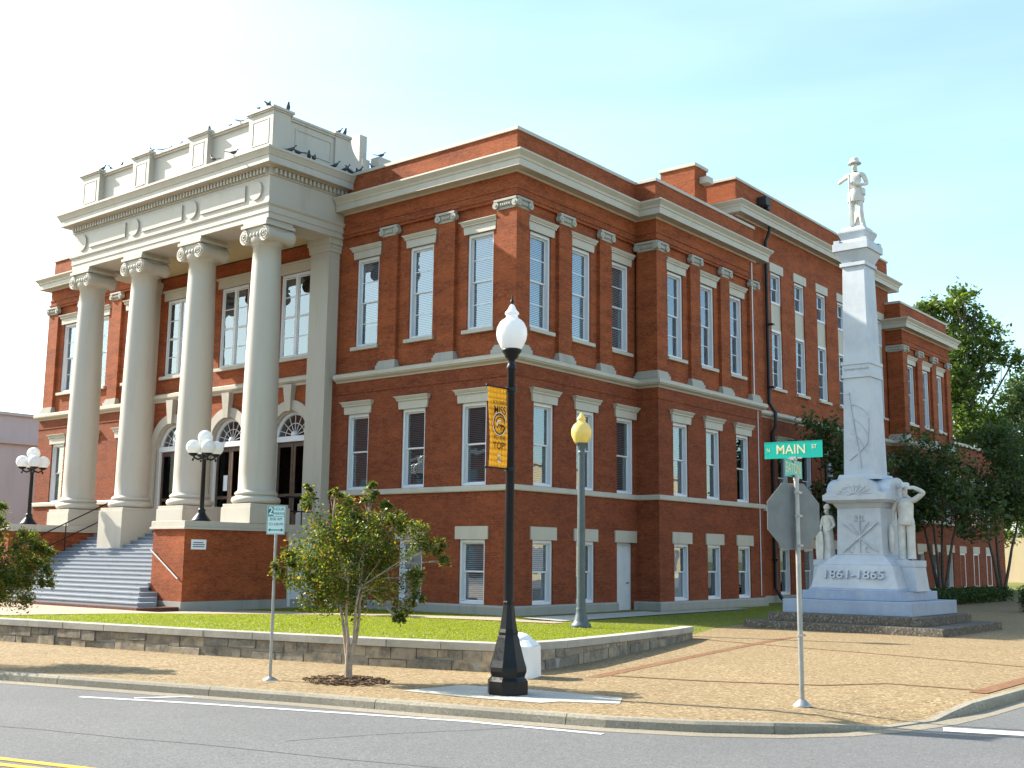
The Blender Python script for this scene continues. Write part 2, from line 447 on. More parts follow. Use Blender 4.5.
M['grass'] = leaf_mat("grass blade", [(0.0, (0.14, 0.19, 0.010)), (0.6, (0.24, 0.28, 0.012)), (1.0, (0.34, 0.31, 0.03))], 0.45)
M['pigeon'] = simple("pigeon feathers", (0.055, 0.058, 0.072), 0.6, var=0.5, scale=14)
M['annex'] = paint_mat("pale grey stucco", (0.50, 0.545, 0.55), 0.35, 0.85)
M['tan'] = paint_mat("tan stucco", (0.52, 0.43, 0.28), 0.3, 0.85)

# ------------------------------------------------------------------ ground, roads, kerbs
ZR = -0.14
poly_sheet("ground", [(-1500, -1500), (1500, -1500), (1500, 1500), (-1500, 1500)], -0.30, M['ground'])
poly_sheet("road", [(-160, -260), (60, -260), (60, 220), (-160, 220)], ZR, M['asphalt'])
CURB = [(-70, -37.0), (-20, -25.6), (-5, -22.2), (4.82, -19.75), (8.0, -18.95), (10.73, -18.25), (13.2, -17.72), (15.35, -17.2), (16.4, -16.75), (17.2, -16.2), (17.75, -15.5), (18.1, -14.7), (18.35, -13.6), (18.45, -12.3), (18.5, -10.0), (18.6, 0), (19.6, 40), (21, 150)]
def curb_h(p):
    """kerb top: dropped at the corner ramp"""
    d = math.hypot(p[0] - 18.18, p[1] + 14.2)
    return -0.12 + 0.12 * max(0.0, min(1.0, (d - 0.85) / 0.75))
def resample(path, step):
    out = []
    for a, b in zip(path, path[1:]):
        L = math.hypot(b[0] - a[0], b[1] - a[1]); n = max(1, round(L / step))
        out += [(a[0] + (b[0] - a[0]) * i / n, a[1] + (b[1] - a[1]) * i / n) for i in range(n)]
    return out + [path[-1]]
def offset(path, d):
    """shift to the left of the path"""
    out = []
    for i in range(len(path)):
        a = Vector(path[max(0, i - 1)]); b = Vector(path[min(len(path) - 1, i + 1)])
        t = (b - a).normalized(); out.append((path[i][0] - t.y * d, path[i][1] + t.x * d))
    return out
cpts = resample(CURB, 0.6)
inner = offset(cpts, 0.17)
inner2 = offset(cpts, 1.5)
sw = MB()
for i in range(len(cpts) - 1):
    za, zb = curb_h(cpts[i]), curb_h(cpts[i + 1])
    sw.face([(*inner[i], za - 0.005), (*inner[i + 1], zb - 0.005), (*inner2[i + 1], 0), (*inner2[i], 0)])
o = sw.build("kerbside_pavement", M['aggregate']); o["kind"] = "structure"
poly_sheet("pavement", inner2 + [(-70, 150)], 0.0, M['aggregate'])
cb = MB()
for i in range(len(cpts) - 1):
    a, b = Vector(cpts[i]), Vector(cpts[i + 1]); t = (b - a).normalized(); nl = Vector((-t.y, t.x))
    gap = 0.012 if i % 5 == 0 else 0.0
    a = a + t * gap
    def ring(p, z): return [(*(p - nl * 0.0), ZR - 0.05), (*(p + nl * 0.02), z - 0.035), (*(p + nl * 0.055), z), (*(p + nl * 0.17), z + 0.004), (*(p + nl * 0.17), ZR - 0.05)]
    cb.hexa(ring(a, curb_h(cpts[i])), ring(b, curb_h(cpts[i + 1])))
o = cb.build("kerb", M['curb']); o["kind"] = "structure"
gt = MB(); g0 = offset(cpts, -0.26)
for i in range(len(cpts) - 1):
    gt.face([(*g0[i], ZR + 0.004), (*g0[i + 1], ZR + 0.004), (*cpts[i + 1], ZR + 0.012), (*cpts[i], ZR + 0.012)])
o = gt.build("gutter", M['gutter']); o["kind"] = "structure"
def strip(name, pts, w, z, mat):
    l, r = offset(pts, w / 2), offset(pts, -w / 2); s = MB()
    for i in range(len(pts) - 1): s.face([(*r[i], z), (*r[i + 1], z), (*l[i + 1], z), (*l[i], z)])
    o = s.build(name, mat); o["kind"] = "structure"; return o
strip("parking_line", [(7.78, -20.0), (9.55, -19.3), (11.6, -18.62), (13.63, -17.95), (15.6, -17.62)], 0.11, ZR + 0.006, M['white_line'])
strip("parking_line", [(8.50, -19.55), (9.12, -18.5)], 0.10, ZR + 0.008, M['white_line'])
strip("centre_line", [(-40, -36.0), (11.75, -23.38), (13.05, -23.05), (40, -16.5)], 0.12, ZR + 0.006, M['yellow_line'])
strip("centre_line", [(-40, -36.25), (11.80, -23.62), (13.1, -23.28), (40, -16.7)], 0.12, ZR + 0.006, M['yellow_line'])
strip("stop_line", [(18.62, -14.25), (24.5, -12.2)], 0.36, ZR + 0.008, M['white_line'])
# paver bands and slabs let into the pavement
strip("paver_band", [(12.45, -13.3), (11.23, -6.6), (10.73, -3.65), (10.35, -0.9)], 0.24, 0.005, M['paver'])
strip("paver_band", [(8.9, -3.62), (11.08, -4.15), (14.38, -4.77), (17.9, -5.75)], 0.10, 0.007, M['paver'])
strip("paver_band", [(12.5, -12.85), (14.13, -12.45), (15.84, -11.64), (16.5, -10.6), (18.1, -10.5)], 0.09, 0.009, M['paver'])
strip("paver_band", [(18.05, -10.9), (18.05, -7.5), (18.13, 2), (18.63, 20)], 0.28, 0.006, M['paver'])
strip("paver_band", offset(cpts[5:112], 0.28), 0.16, 0.002, M['paver']) if False else None
poly_sheet("concrete_slab", [(11.5, -16.95), (11.65, -15.75), (12.9, -15.45), (14.4, -15.35), (14.75, -15.95), (14.0, -16.35), (13.9, -16.65), (12.85, -16.85)], 0.006, M['concrete'])
rnd = random.Random(4)
mp = MB(); vs = []
for k in range(22):
    a = 2 * PI * k / 22; q = 0.62 + rnd.uniform(-.1, .1); vs.append((9.95 + 1.0 * q * math.cos(a), -16.65 + 0.78 * q * math.sin(a)))
for k in range(22):
    mp.face([(*vs[k], 0.006), (*vs[(k + 1) % 22], 0.006), (9.95, -16.6, 0.05)])
for k in range(260):
    a = rnd.uniform(0, 2 * PI); q = 0.78 * math.sqrt(rnd.random()); x, y = 9.95 + q * math.cos(a), -16.65 + 0.8 * q * math.sin(a)
    h = 0.05 * (1 - q) + 0.012; s = rnd.uniform(.015, .04); b = rnd.uniform(0, 3)
    mp.box(x - s, x + s, y - .012, y + .012, h - .01, h + .012, b)
o = mp.build("mulch_bed", M['mulch']); o["kind"] = "stuff"

# ------------------------------------------------------------------ lawn behind the stone wall
WALLF = [(-40, -24.2), (-20, -20.0), (-1.68, -16.40), (4.54, -15.35), (7.97, -14.62), (10.4, -13.95), (11.0, -13.7)]
WALLR = [(11.0, -13.7), (11.05, -12.4), (10.3, -9.1), (9.35, -5.3), (8.70, -3.40)]
def ywall(x):
    for a, b in zip(WALLF, WALLF[1:]):
        if a[0] <= x <= b[0]: return a[1] + (b[1] - a[1]) * (x - a[0]) / (b[0] - a[0])
    return WALLF[0][1] if x < WALLF[0][0] else WALLF[-1][1]
def xright(y):
    L = [(11.0, -13.7), (10.9, -12.4), (10.15, -9.1), (9.2, -5.3), (8.55, -3.40), (6.9, 2.0), (7.1, 8.0), (4.8, 24.0), (4.8, 60)]
    for a, b in zip(L, L[1:]):
        if a[1] <= y <= b[1]: return a[0] + (b[0] - a[0]) * (y - a[1]) / (b[1] - a[1])
    return 11.0 if y < -13.7 else 4.8
def lawn_z(x, y):
    y1 = -9.0 if x < -9 else (-3.0 if x > -3 else -9.0 + (x + 9))
    yw = ywall(x)
    if y <= y1: base = 0.10 + 0.35 * (y1 - y) / max(0.1, y1 - yw)
    else: base = max(0.045, 0.10 - 0.02 * (y - y1)) if x > 1.3 else 0.10
    if y > -3.6: base = min(base, max(-.02, -.02 + .09 * (xright(y) - x)))
    return base
lw = MB(); NX = 90
def strip_rows():
    ys = [i * 0.5 for i in range(-48, -2)] + [i * 1.5 for i in range(-1, 41)]
    return ys
xs_all = [-40 + i * 0.6 for i in range(0, 87)]
for i in range(len(xs_all) - 1):
    for y0, y1 in zip(strip_rows(), strip_rows()[1:]):
        xa, xb = xs_all[i], xs_all[i + 1]
        q = []
        for x, y in ((xa, y0), (xb, y0), (xb, y1), (xa, y1)):
            y2 = max(y, ywall(x) + 0.1); x2 = min(x, xright(y2)); y2 = max(y2, ywall(x2) + 0.1)
            q.append((x2, y2, lawn_z(x2, y2)))
        ar = abs((q[2][0] - q[0][0]) * (q[3][1] - q[1][1]) - (q[3][0] - q[1][0]) * (q[2][1] - q[0][1]))
        if ar > 1e-4 and not (q[0][1] > 1 and q[1][0] < -1): lw.face(q)
lawn = lw.build("lawn_soil", M['soil']); lawn["kind"] = "structure"
# walk along the front of the building and apron of the steps
def lawn_patch(name, pts, dz, mat, step=1.0):
    """sheet that follows the lawn"""
    p = resample(pts + [pts[0]], step)[:-1]
    return poly_sheet(name, p, [lawn_z(x, y) + dz for x, y in p], mat)
lawn_patch("front_walk", [(-38, -23.2), (-20, -19.7), (-4.0, -16.6), (-5.5, -12.5), (-6.8, -9.3), (-5.8, -6.6), (-3.4, -4.6), (0.2, -2.9), (3.5, -2.4), (3.2, -1.3), (0.4, -1.2), (-2.6, -2.6), (-8.5, -5.0), (-8.6, -7.6), (-38, -7.6)], 0.02, M['path'])
lawn_patch("side_walk", [(1.25, -1.0), (2.7, -1.0), (2.35, 6.0), (2.2, 12.5), (1.5, 12.5), (1.3, 6.0)], 0.03, M['concrete'])
# grass: separate blades over the sunny lawn and along the building
def grass(name, boxes, n, seed, hmin, hmax):
    rg = np.random.default_rng(seed); V = []; 
    P = []
    for (x0, x1, y0, y1, dens) in boxes:
        k = int(n * dens); xs = rg.uniform(x0, x1, k); ys = rg.uniform(y0, y1, k)
        for x, y in zip(xs, ys):
            if y < ywall(x) + 0.28 or x > xright(y) - 0.12: continue
            if in_walk(x, y): continue
            P.append((x, y, lawn_z(x, y)))
    P = np.array(P); k = len(P)
    a = rg.uniform(0, 2 * PI, k); h = rg.uniform(hmin, hmax, k) ; w = rg.uniform(.005, .010, k)
    ln = rg.normal(0, .035, (k, 2))
    d = np.stack([np.cos(a) * w, np.sin(a) * w, np.zeros(k)], 1)
    top = P + np.stack([ln[:, 0], ln[:, 1], h], 1)
    vs = np.stack([P - d, P + d, top], 1).reshape(-1, 3)
    me = bpy.data.meshes.new(name)
    me.vertices.add(len(vs)); me.vertices.foreach_set("co", vs.ravel())
    me.loops.add(3 * k); me.loops.foreach_set("vertex_index", np.arange(3 * k, dtype=np.int32))
    me.polygons.add(k); me.polygons.foreach_set("loop_start", np.arange(0, 3 * k, 3, dtype=np.int32))
    me.update(calc_edges=True); me.materials.append(M['grass'])
    o = link(name, me); o["kind"] = "stuff"; return o
def in_poly(x, y, L):
    r = False; j = len(L) - 1
    for i in range(len(L)):
        if (L[i][1] > y) != (L[j][1] > y) and x < (L[j][0] - L[i][0]) * (y - L[i][1]) / (L[j][1] - L[i][1]) + L[i][0]: r = not r
        j = i
    return r
WALK = [(-38, -23.2), (-20, -19.7), (-4.0, -16.6), (-5.5, -12.5), (-6.8, -9.3), (-5.8, -6.6), (-3.4, -4.6), (0.2, -2.9), (3.5, -2.4), (3.2, -1.3), (0.4, -1.2), (-2.6, -2.6), (-8.5, -5.0), (-8.6, -7.6), (-38, -7.6)]
WALK2 = [(1.25, -1.0), (2.7, -1.0), (2.35, 6.0), (2.2, 12.5), (1.5, 12.5), (1.3, 6.0)]
def in_walk(x, y):
    return in_poly(x + 0.12 * math.sin(y * 5), y + 0.12 * math.sin(x * 4), WALK) or in_poly(x, y, WALK2)
grass("grass", [(-22, 11, -18, -12, 0.42), (-9, 10.5, -12, -6, 0.30), (-8.5, 9, -6, -0.3, 0.2), (1.2, 7.2, -0.5, 24, 0.14)], 260000, 5, 0.012, 0.036)

# ------------------------------------------------------------------ stone retaining wall
wall_t = thing("retaining_wall", "low rough stone retaining wall with a smooth grey coping along the lawn edge", "wall", (0, 0, 0))
rw = MB(); rnd = random.Random(11)
def wall_top(x, y):
    if y < -13.0: return 0.50
    return 0.50 - 0.20 * max(0, min(1, (y + 13.0) / 9.6))
def along(path):
    out = [0]
    for a, b in zip(path, path[1:]): out.append(out[-1] + math.hypot(b[0] - a[0], b[1] - a[1]))
    return out
def at_len(path, L, s):
    for i in range(len(path) - 1):
        if s <= L[i + 1] + 1e-9 or i == len(path) - 2:
            a, b = Vector(path[i]), Vector(path[i + 1]); t = (b - a).normalized()
            return a + t * (s - L[i]), t
def course(path, z0f, z1f, s0, lo, hi):
    L = along(path); s = s0
    while s < L[-1] - 0.02:
        w = min(rnd.uniform(lo, hi), L[-1] - s)
        p, t = at_len(path, L, s + 0.008); q, t2 = at_len(path, L, s + w - 0.008); n = Vector((t.y, -t.x))
        pr = rnd.uniform(0, 0.03); zb, zt = z0f(*p), z1f(*p)
        if zt - zb > 0.04:
            f0, f1 = p + n * pr, q + n * (pr + rnd.uniform(-.008, .008)); b0, b1 = p - n * 0.22, q - n * 0.22
            c = 0.012
            j = lambda: rnd.uniform(-.014, .014)
            rw.hexa([(*f0, zb + .006 + j()), (*f1, zb + .006 + j()), (*b1, zb + .006), (*b0, zb + .006)], [(*(f0 - n * c * rnd.random()), zt - .006), (*(f1 - n * c * rnd.random()), zt - .006), (*b1, zt - .006), (*b0, zt - .006)])
        s += w
cop = lambda x, y: wall_top(x, y) - 0.14
mid2 = lambda x, y: min(0.17 + .035 * math.sin(x * 2.3 + y), cop(x, y))
zero = lambda x, y: -0.03
for path in (WALLF[1:], WALLR):
    course(path, zero, mid2, 0, 0.18, 0.95)
    course(path, mid2, cop, 0.0, 0.2, 0.8)
mt = MB()      # recessed mortar core
for path in (WALLF[1:], WALLR):
    for a, b in zip(path, path[1:]):
        A, B = Vector(a), Vector(b); t = (B - A).normalized(); n = Vector((t.y, -t.x)); A1, B1 = A - n * .012, B - n * .012; A2, B2 = A - n * .2, B - n * .2
        mt.hexa([(*A1, -.05), (*B1, -.05), (*B2, -.05), (*A2, -.05)], [(*A1, cop(*a) - .01), (*B1, cop(*b) - .01), (*B2, cop(*b) - .01), (*A2, cop(*a) - .01)])
mt.build("mortar_core", M['plinth'], wall_t)
rw.build("stone_course", M['stone'], wall_t, bevel=0.008)
cp = MB()
for path in (WALLF[1:], WALLR):
    L = along(path); s = 0
    while s < L[-1] - .05:
        w = min(rnd.uniform(1.1, 1.7), L[-1] - s)
        p, t = at_len(path, L, s + .004); q, t2 = at_len(path, L, s + w - .004); n = Vector((t.y, -t.x)); n2 = Vector((t2.y, -t2.x))
        za, zb = wall_top(*p), wall_top(*q); e = 0.045 + rnd.uniform(-.006, .006)
        cp.hexa([(*(p + n * e), za - .14), (*(q + n2 * e), zb - .14), (*(q - n2 * .27), zb - .14), (*(p - n * .27), za - .14)], [(*(p + n * e), za), (*(q + n2 * e), zb), (*(q - n2 * .27), zb), (*(p - n * .27), za)])
        s += w
cp.build("coping", M['coping'], wall_t, bevel=0.01)

rnd = random.Random(77)
def crack(name, a, b, w, z, mat, n=14, jit=.10):
    A, B = Vector(a), Vector(b); t = (B - A).normalized(); nl = Vector((-t.y, t.x)); pts = []; off = 0
    for i in range(n + 1):
        off += rnd.uniform(-jit, jit) * .5; pts.append(tuple(A.lerp(B, i / n) + nl * off))
    return strip(name, pts, w, z, mat)
M['crack'] = simple("tar filled crack", (0.085, 0.083, 0.08), 0.9)
M['joint'] = simple("paving joint", (0.19, 0.135, 0.085), 0.95)
crack("road_crack", (2.0, -24.6), (16.5, -20.2), .02, ZR + .003, M['crack'], 30)
crack("road_crack", (13.2, -20.6), (14.6, -17.9), .016, ZR + .003, M['crack'], 9)
for a, b in (((6.2, -18.9), (5.7, -16.2)), ((12.4, -13.4), (12.0, -16.6)), ((9.3, -17.9), (8.8, -15.6)), ((2.2, -19.6), (1.7, -16.9))): crack("paving_joint", a, b, .016, .004, M['joint'], 8, .02)

poly_sheet("far_lawn", [(-30, 57), (14, 57), (14, 97), (-40, 97)], 0.006, M['soil'])
grass_far = None

# ------------------------------------------------------------------ courthouse
court = thing("courthouse", "two storey red brick courthouse on a raised basement, with a tall cream columned portico", "courthouse", (0, 0, 0))
LOC, UPC = 0.15, -0.06           # outward offsets of the lower and the upper wall faces
class Fr:
    """a wall frame: u runs along the wall, off outwards"""
    def __init__(s, x, y, ang): s.o = Vector((x, y)); s.ang = ang; s.d = Vector((math.cos(ang), math.sin(ang))); s.n = Vector((s.d.y, -s.d.x))
    def p(s, u, off, z): q = s.o + s.d * u + s.n * off; return (q.x, q.y, z)
    def box(s, mb, u0, u1, o0, o1, z0, z1):
        mb.hexa([s.p(u0, o1, z0), s.p(u1, o1, z0), s.p(u1, o0, z0), s.p(u0, o0, z0)], [s.p(u0, o1, z1), s.p(u1, o1, z1), s.p(u1, o0, z1), s.p(u0, o0, z1)])
    def panel(s, mb, u0, u1, z0, z1, off, holes, depth=0.24):
        us = sorted({u0, u1, *[h[0] for h in holes], *[h[1] for h in holes]}); zs = sorted({z0, z1, *[h[2] for h in holes], *[h[3] for h in holes]})
        us = [u for u in us if u0 <= u <= u1]; zs = [z for z in zs if z0 <= z <= z1]
        for a, b in zip(us, us[1:]):
            for c, d in zip(zs, zs[1:]):
                mu, mz = (a + b) / 2, (c + d) / 2
                if any(h[0] < mu < h[1] and h[2] < mz < h[3] for h in holes): continue
                mb.face([s.p(a, off, c), s.p(b, off, c), s.p(b, off, d), s.p(a, off, d)])
        for a, b, c, d in holes:
            i = off - depth
            mb.face([s.p(a, off, c), s.p(a, off, d), s.p(a, i, d), s.p(a, i, c)])
            mb.face([s.p(b, off, c), s.p(b, i, c), s.p(b, i, d), s.p(b, off, d)])
            mb.face([s.p(a, off, c), s.p(a, i, c), s.p(b, i, c), s.p(b, off, c)])
            mb.face([s.p(a, off, d), s.p(b, off, d), s.p(b, i, d), s.p(a, i, d)])
_mesh = {}
def cached(key, make, name, mat, parent):
    """one mesh datablock per kind, a new object each time"""
    if key not in _mesh:
        o = make().build(name, mat, parent); _mesh[key] = o.data; return o
    return link(name, _mesh[key], parent)
def window(fr, u, z0, z1, off, w, panes=2, blind='full', lintel=None, sill=None, shift=0.0):
    """sash window whose frame face lies at 'off'; children: pane, blind, lintel, sill"""
    h = round(z1 - z0, 3); f = 0.085
    def mk_frame():
        b = MB()
        b.box(-w / 2, -w / 2 + f, 0, .26, 0, h); b.box(w / 2 - f, w / 2, 0, .26, 0, h)
        b.box(-w / 2 + f, w / 2 - f, .002, .26, h - f * 1.3, h); b.box(-w / 2 + f, w / 2 - f, .002, .26, 0, f)
        i = w / 2 - f; s_ = .05; hm = h / 2
        for za, zb, y in ((hm - .02, h - f * 1.3, .13), (f, hm + .02, .17)):
            b.box(-i, -i + s_, y, y + .035, za, zb); b.box(i - s_, i, y, y + .035, za, zb)
            b.box(-i + s_, i - s_, y + .001, y + .035, za, za + s_); b.box(-i + s_, i - s_, y + .001, y + .035, zb - s_, zb)
            if panes == 4: b.box(-i + s_, i - s_, y + .006, y + .03, (za + zb) / 2 - .016, (za + zb) / 2 + .016)
        return b
    def mk_pane():
        b = MB(); i = w / 2 - f
        b.face([(-i, .15, h / 2), (i, .15, h / 2), (i, .15, h - f), (-i, .15, h - f)]); b.face([(-i, .19, f), (i, .19, f), (i, .19, h / 2), (-i, .19, h / 2)])
        return b
    win = cached(("w", w, h, panes), mk_frame, "window", M['trim'], court)
    win.location = fr.p(u, off, z0); win.rotation_euler = (0, 0, fr.ang)
    cached(("p", w, h), mk_pane, "pane", M['glass'], win)
    if blind and blind != 'none':
        frac = {'full': 1.0, 'half': .52, 'most': .78, 'shade': 1.0, 'low': 0.5, 'grey': 1.0}[blind]
        def mk_blind():
            b = MB(); i = w / 2 - f; top = h - f if blind != 'low' else h * .5; n = int((h - 2 * f) * frac / .065); d = (h - 2 * f) * frac / n
            if blind in ('shade', 'low'):
                b.box(-i, i, .235, .24, top - (h - 2 * f) * frac, top)
            else:
                for k in range(n):
                    z = top - k * d
                    b.face([(-i, .225, z - .058), (i, .225, z - .058), (i, .257, z - .012), (-i, .257, z - .012)])
            return b
        cached(("b", w, h, blind), mk_blind, "blind", M['curtain'] if blind in ('shade', 'low') else M['blind_grey'] if blind == 'grey' else M['blind'], win)
    rec = -shift            # the frame lies this far behind the wall face
    if lintel == 'moulded':
        def mk():
            b = MB(); lo = w / 2 + .16; e = rec
            b.hexa([(-lo + .03, -e - .07, h), (lo - .03, -e - .07, h), (lo - .03, .1, h), (-lo + .03, .1, h)], [(-lo, -e - .07, h + .30), (lo, -e - .07, h + .30), (lo, .1, h + .30), (-lo, .1, h + .30)])
            b.box(-lo - .05, lo + .05, -e - .12, .1, h + .30, h + .36); b.hexa([(-lo - .055, -e - .14, h + .36), (lo + .055, -e - .14, h + .36), (lo + .07, .1, h + .36), (-lo - .07, .1, h + .36)], [(-lo - .08, -e - .2, h + .45), (lo + .08, -e - .2, h + .45), (lo + .08, .1, h + .45), (-lo - .08, .1, h + .45)])
            b.box(-lo - .14, lo + .08, -e - .2, .1, h + .45, h + .47)
            return b
        cached(("lm", w, h, rec), mk, "lintel", M['cream'], win)
    elif lintel == 'flat':
        def mk():
            b = MB(); b.box(-w / 2 - .16, w / 2 + .16, -rec - .05, .1, h, h + .44); return b
        cached(("lf", w, h, rec), mk, "lintel", M['cream'], win)
    if sill:
        def mk():
            b = MB(); b.hexa([(-w / 2 - .13, -rec - .14, -.16), (w / 2 + .13, -rec - .14, -.16), (w / 2 + .13, .1, -.16), (-w / 2 - .13, .1, -.16)], [(-w / 2 - .13, -rec - .14, -.03), (w / 2 + .13, -rec - .14, -.03), (w / 2 + .13, .1, .0), (-w / 2 - .13, .1, .0)]); return b
        cached(("s", w, h, rec), mk, "sill", M['cream'], win)
    return win

ZB, ZS, ZL, ZU, ZF = 0.05, 4.43, 8.60, 8.92, 14.36      # base, sill band, belt, upper wall, frieze
def lower_wall(fr, u0, u1, cols, w=1.15, blinds=None, bas=None, base=True):
    holes = []
    for i, u in enumerate(cols):
        holes.append((u - w / 2, u + w / 2, ZS, 7.30))
        holes.append((u - w / 2, u + w / 2, .43 if bas is None or bas[i] != 'door' else 0.06, 2.60))
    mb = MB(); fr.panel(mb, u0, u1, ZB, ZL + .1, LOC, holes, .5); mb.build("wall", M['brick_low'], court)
    for i, u in enumerate(cols):
        window(fr, u, ZS, 7.30, LOC - .06, w, 2, (blinds or ['full'] * 9)[i], 'moulded', None, -.06)
        k = (bas or ['low'] * 9)[i]
        if k == 'door':
            d = MB(); d.box(-w / 2, -w / 2 + .09, 0, .12, 0, 2.54); d.box(w / 2 - .09, w / 2, 0, .12, 0, 2.54); d.box(-w / 2 + .09, w / 2 - .09, 0.001, .12, 2.44, 2.54); d.box(-w / 2 + .09, w / 2 - .09, .05, .1, 0, 2.44); d.box(-w / 2 + .09, w / 2 - .09, .045, .05, 2.0, 2.03)
            o = d.build("basement_door", M['steel_door'], court, fr.p(u, LOC - .15, .06), fr.ang)
            q = MB(); q.box(-w / 2 - .16, w / 2 + .16, -.2, .1, 2.54, 2.98); q.build("lintel", M['cream'], o)
            q = MB(); q.cyl((w / 2 - .2, .05, 1.05), (w / 2 - .2, -.03, 1.05), .03, 10); q.sphere((w / 2 - .2, -.04, 1.05), .035, 10, 6); q.build("handle", M['grey_metal'], o)
        else:
            window(fr, u, .43, 2.60, LOC - .06, w, 2, k, 'flat', None, -.06)
def capital(fr, u, w, z, off, corner=False):
    """small ionic pilaster capital"""
    b = MB(); hw = w / 2
    fr.box(b, u - hw - .05, u + hw + .05, 0, off + .13, z - .08, z)
    fr.box(b, u - hw - .01, u + hw + .01, 0, off + .06, z - .26, z - .08)
    fr.box(b, u - hw + .02, u + hw - .02, 0, off + .03, z - .36, z - .26)
    for s in (-1, 1):
        uu = u + s * (hw - .02)
        a, c = Vector(fr.p(uu, 0, z - .2)), Vector(fr.p(uu, off + .12, z - .2)); b.tube([a, c], .13, 14)
        a = Vector(fr.p(uu, off + .12, z - .2)); c = Vector(fr.p(uu, off + .145, z - .2)); b.tube([a, c], .05, 10)
    n = 5
    for k in range(n):
        uu = u + (k - (n - 1) / 2) * (w - .42) / n
        q = fr.p(uu, off + .06, z - .2); b.sphere(q, .055, 8, 6, 1.3)
    return b
def pilaster(fr, u, w=0.80, off=0.08):
    b = MB(); fr.box(b, u - w / 2, u + w / 2, UPC - .02, off, ZU, ZF - .2)
    o = b.build("pilaster", M['brick'], court)
    capital(fr, u, w, 14.38, off).build("capital", M['capstone'], o)
    q = MB()
    fr.box(q, u - w / 2 - .11, u + w / 2 + .11, UPC, off + .11, ZU - .01, ZU + .14); fr.box(q, u - w / 2 - .07, u + w / 2 + .07, UPC, off + .07, ZU + .14, ZU + .24); fr.box(q, u - w / 2 - .03, u + w / 2 + .03, UPC, off + .03, ZU + .24, ZU + .31)
    q.build("pilaster_base", M['capstone'], o)
def upper_wall(fr, u0, u1, cols, pil, w=1.2, blinds=None):
    holes = [(u - w / 2, u + w / 2, 9.95, 13.42) for u in cols]
    mb = MB(); fr.panel(mb, u0, u1, ZU - .1, ZF + .05, UPC, holes, .5); mb.build("wall", M['brick'], court)
    for i, u in enumerate(cols):
        window(fr, u, 9.95, 13.42, UPC - .06, w, 4, (blinds or ['full'] * 9)[i], 'moulded', True, -.06)
    for u in pil: pilaster(fr, u)

FR, FL = Fr(-9, 0, 0), Fr(-30.65, 0, 0)
SR = Fr(0, 0, PI / 2); SP = Fr(0.95, 7.6, PI / 2); SC = Fr(0, 16.9, PI / 2); SF = Fr(0.9, 34.5, PI / 2)
# front wings
upper_wall(FR, 0, 9.06, [7.33, 4.47, 1.63], [5.82, 2.93], blinds=['full', 'full', 'most'])
upper_wall(FL, -.06, 9, [1.82, 4.7, 7.57], [3.28, 6.14], blinds=['half', 'full', 'full'])
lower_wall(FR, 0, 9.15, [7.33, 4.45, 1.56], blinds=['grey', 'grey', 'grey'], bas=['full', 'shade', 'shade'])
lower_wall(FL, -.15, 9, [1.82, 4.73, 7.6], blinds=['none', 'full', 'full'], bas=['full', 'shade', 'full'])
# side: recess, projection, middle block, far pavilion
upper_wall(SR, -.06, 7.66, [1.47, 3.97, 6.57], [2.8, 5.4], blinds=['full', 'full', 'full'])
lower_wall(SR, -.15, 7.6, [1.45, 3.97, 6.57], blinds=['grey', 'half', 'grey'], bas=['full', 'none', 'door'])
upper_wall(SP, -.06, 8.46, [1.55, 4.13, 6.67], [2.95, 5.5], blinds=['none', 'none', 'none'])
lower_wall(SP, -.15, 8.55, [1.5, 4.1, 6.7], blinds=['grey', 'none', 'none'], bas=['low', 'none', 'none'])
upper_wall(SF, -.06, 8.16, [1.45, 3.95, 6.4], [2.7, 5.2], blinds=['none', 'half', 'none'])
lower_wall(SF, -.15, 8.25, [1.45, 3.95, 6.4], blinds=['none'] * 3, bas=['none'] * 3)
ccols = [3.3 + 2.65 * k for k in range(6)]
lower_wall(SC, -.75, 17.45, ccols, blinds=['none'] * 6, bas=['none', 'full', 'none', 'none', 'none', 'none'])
mb = MB(); SC.panel(mb, -.9, 18.2, ZL, 17.85, 0.0, [(u - .575, u + .575, 10.15, 15.80) for u in ccols], .4); mb.build("wall", M['brick'], court)
for i, u in enumerate(ccols):
    window(SC, u, 10.15, 13.0, -.06, 1.15, 4, 'none', None, True, -.06)
    wn_ = window(SC, u, 14.3, 15.80, -.06, 1.15, 2, 'none', 'flat', None, -.06)
    b = MB(); b.box(-.575, .575, .02, .1, -1.3, 0); b.box(-.575, .575, 0, .1, -.06, 0); b.box(-.575, .575, 0, .1, -1.3, -1.22); b.build("spandrel_panel", M['cream'], wn_)
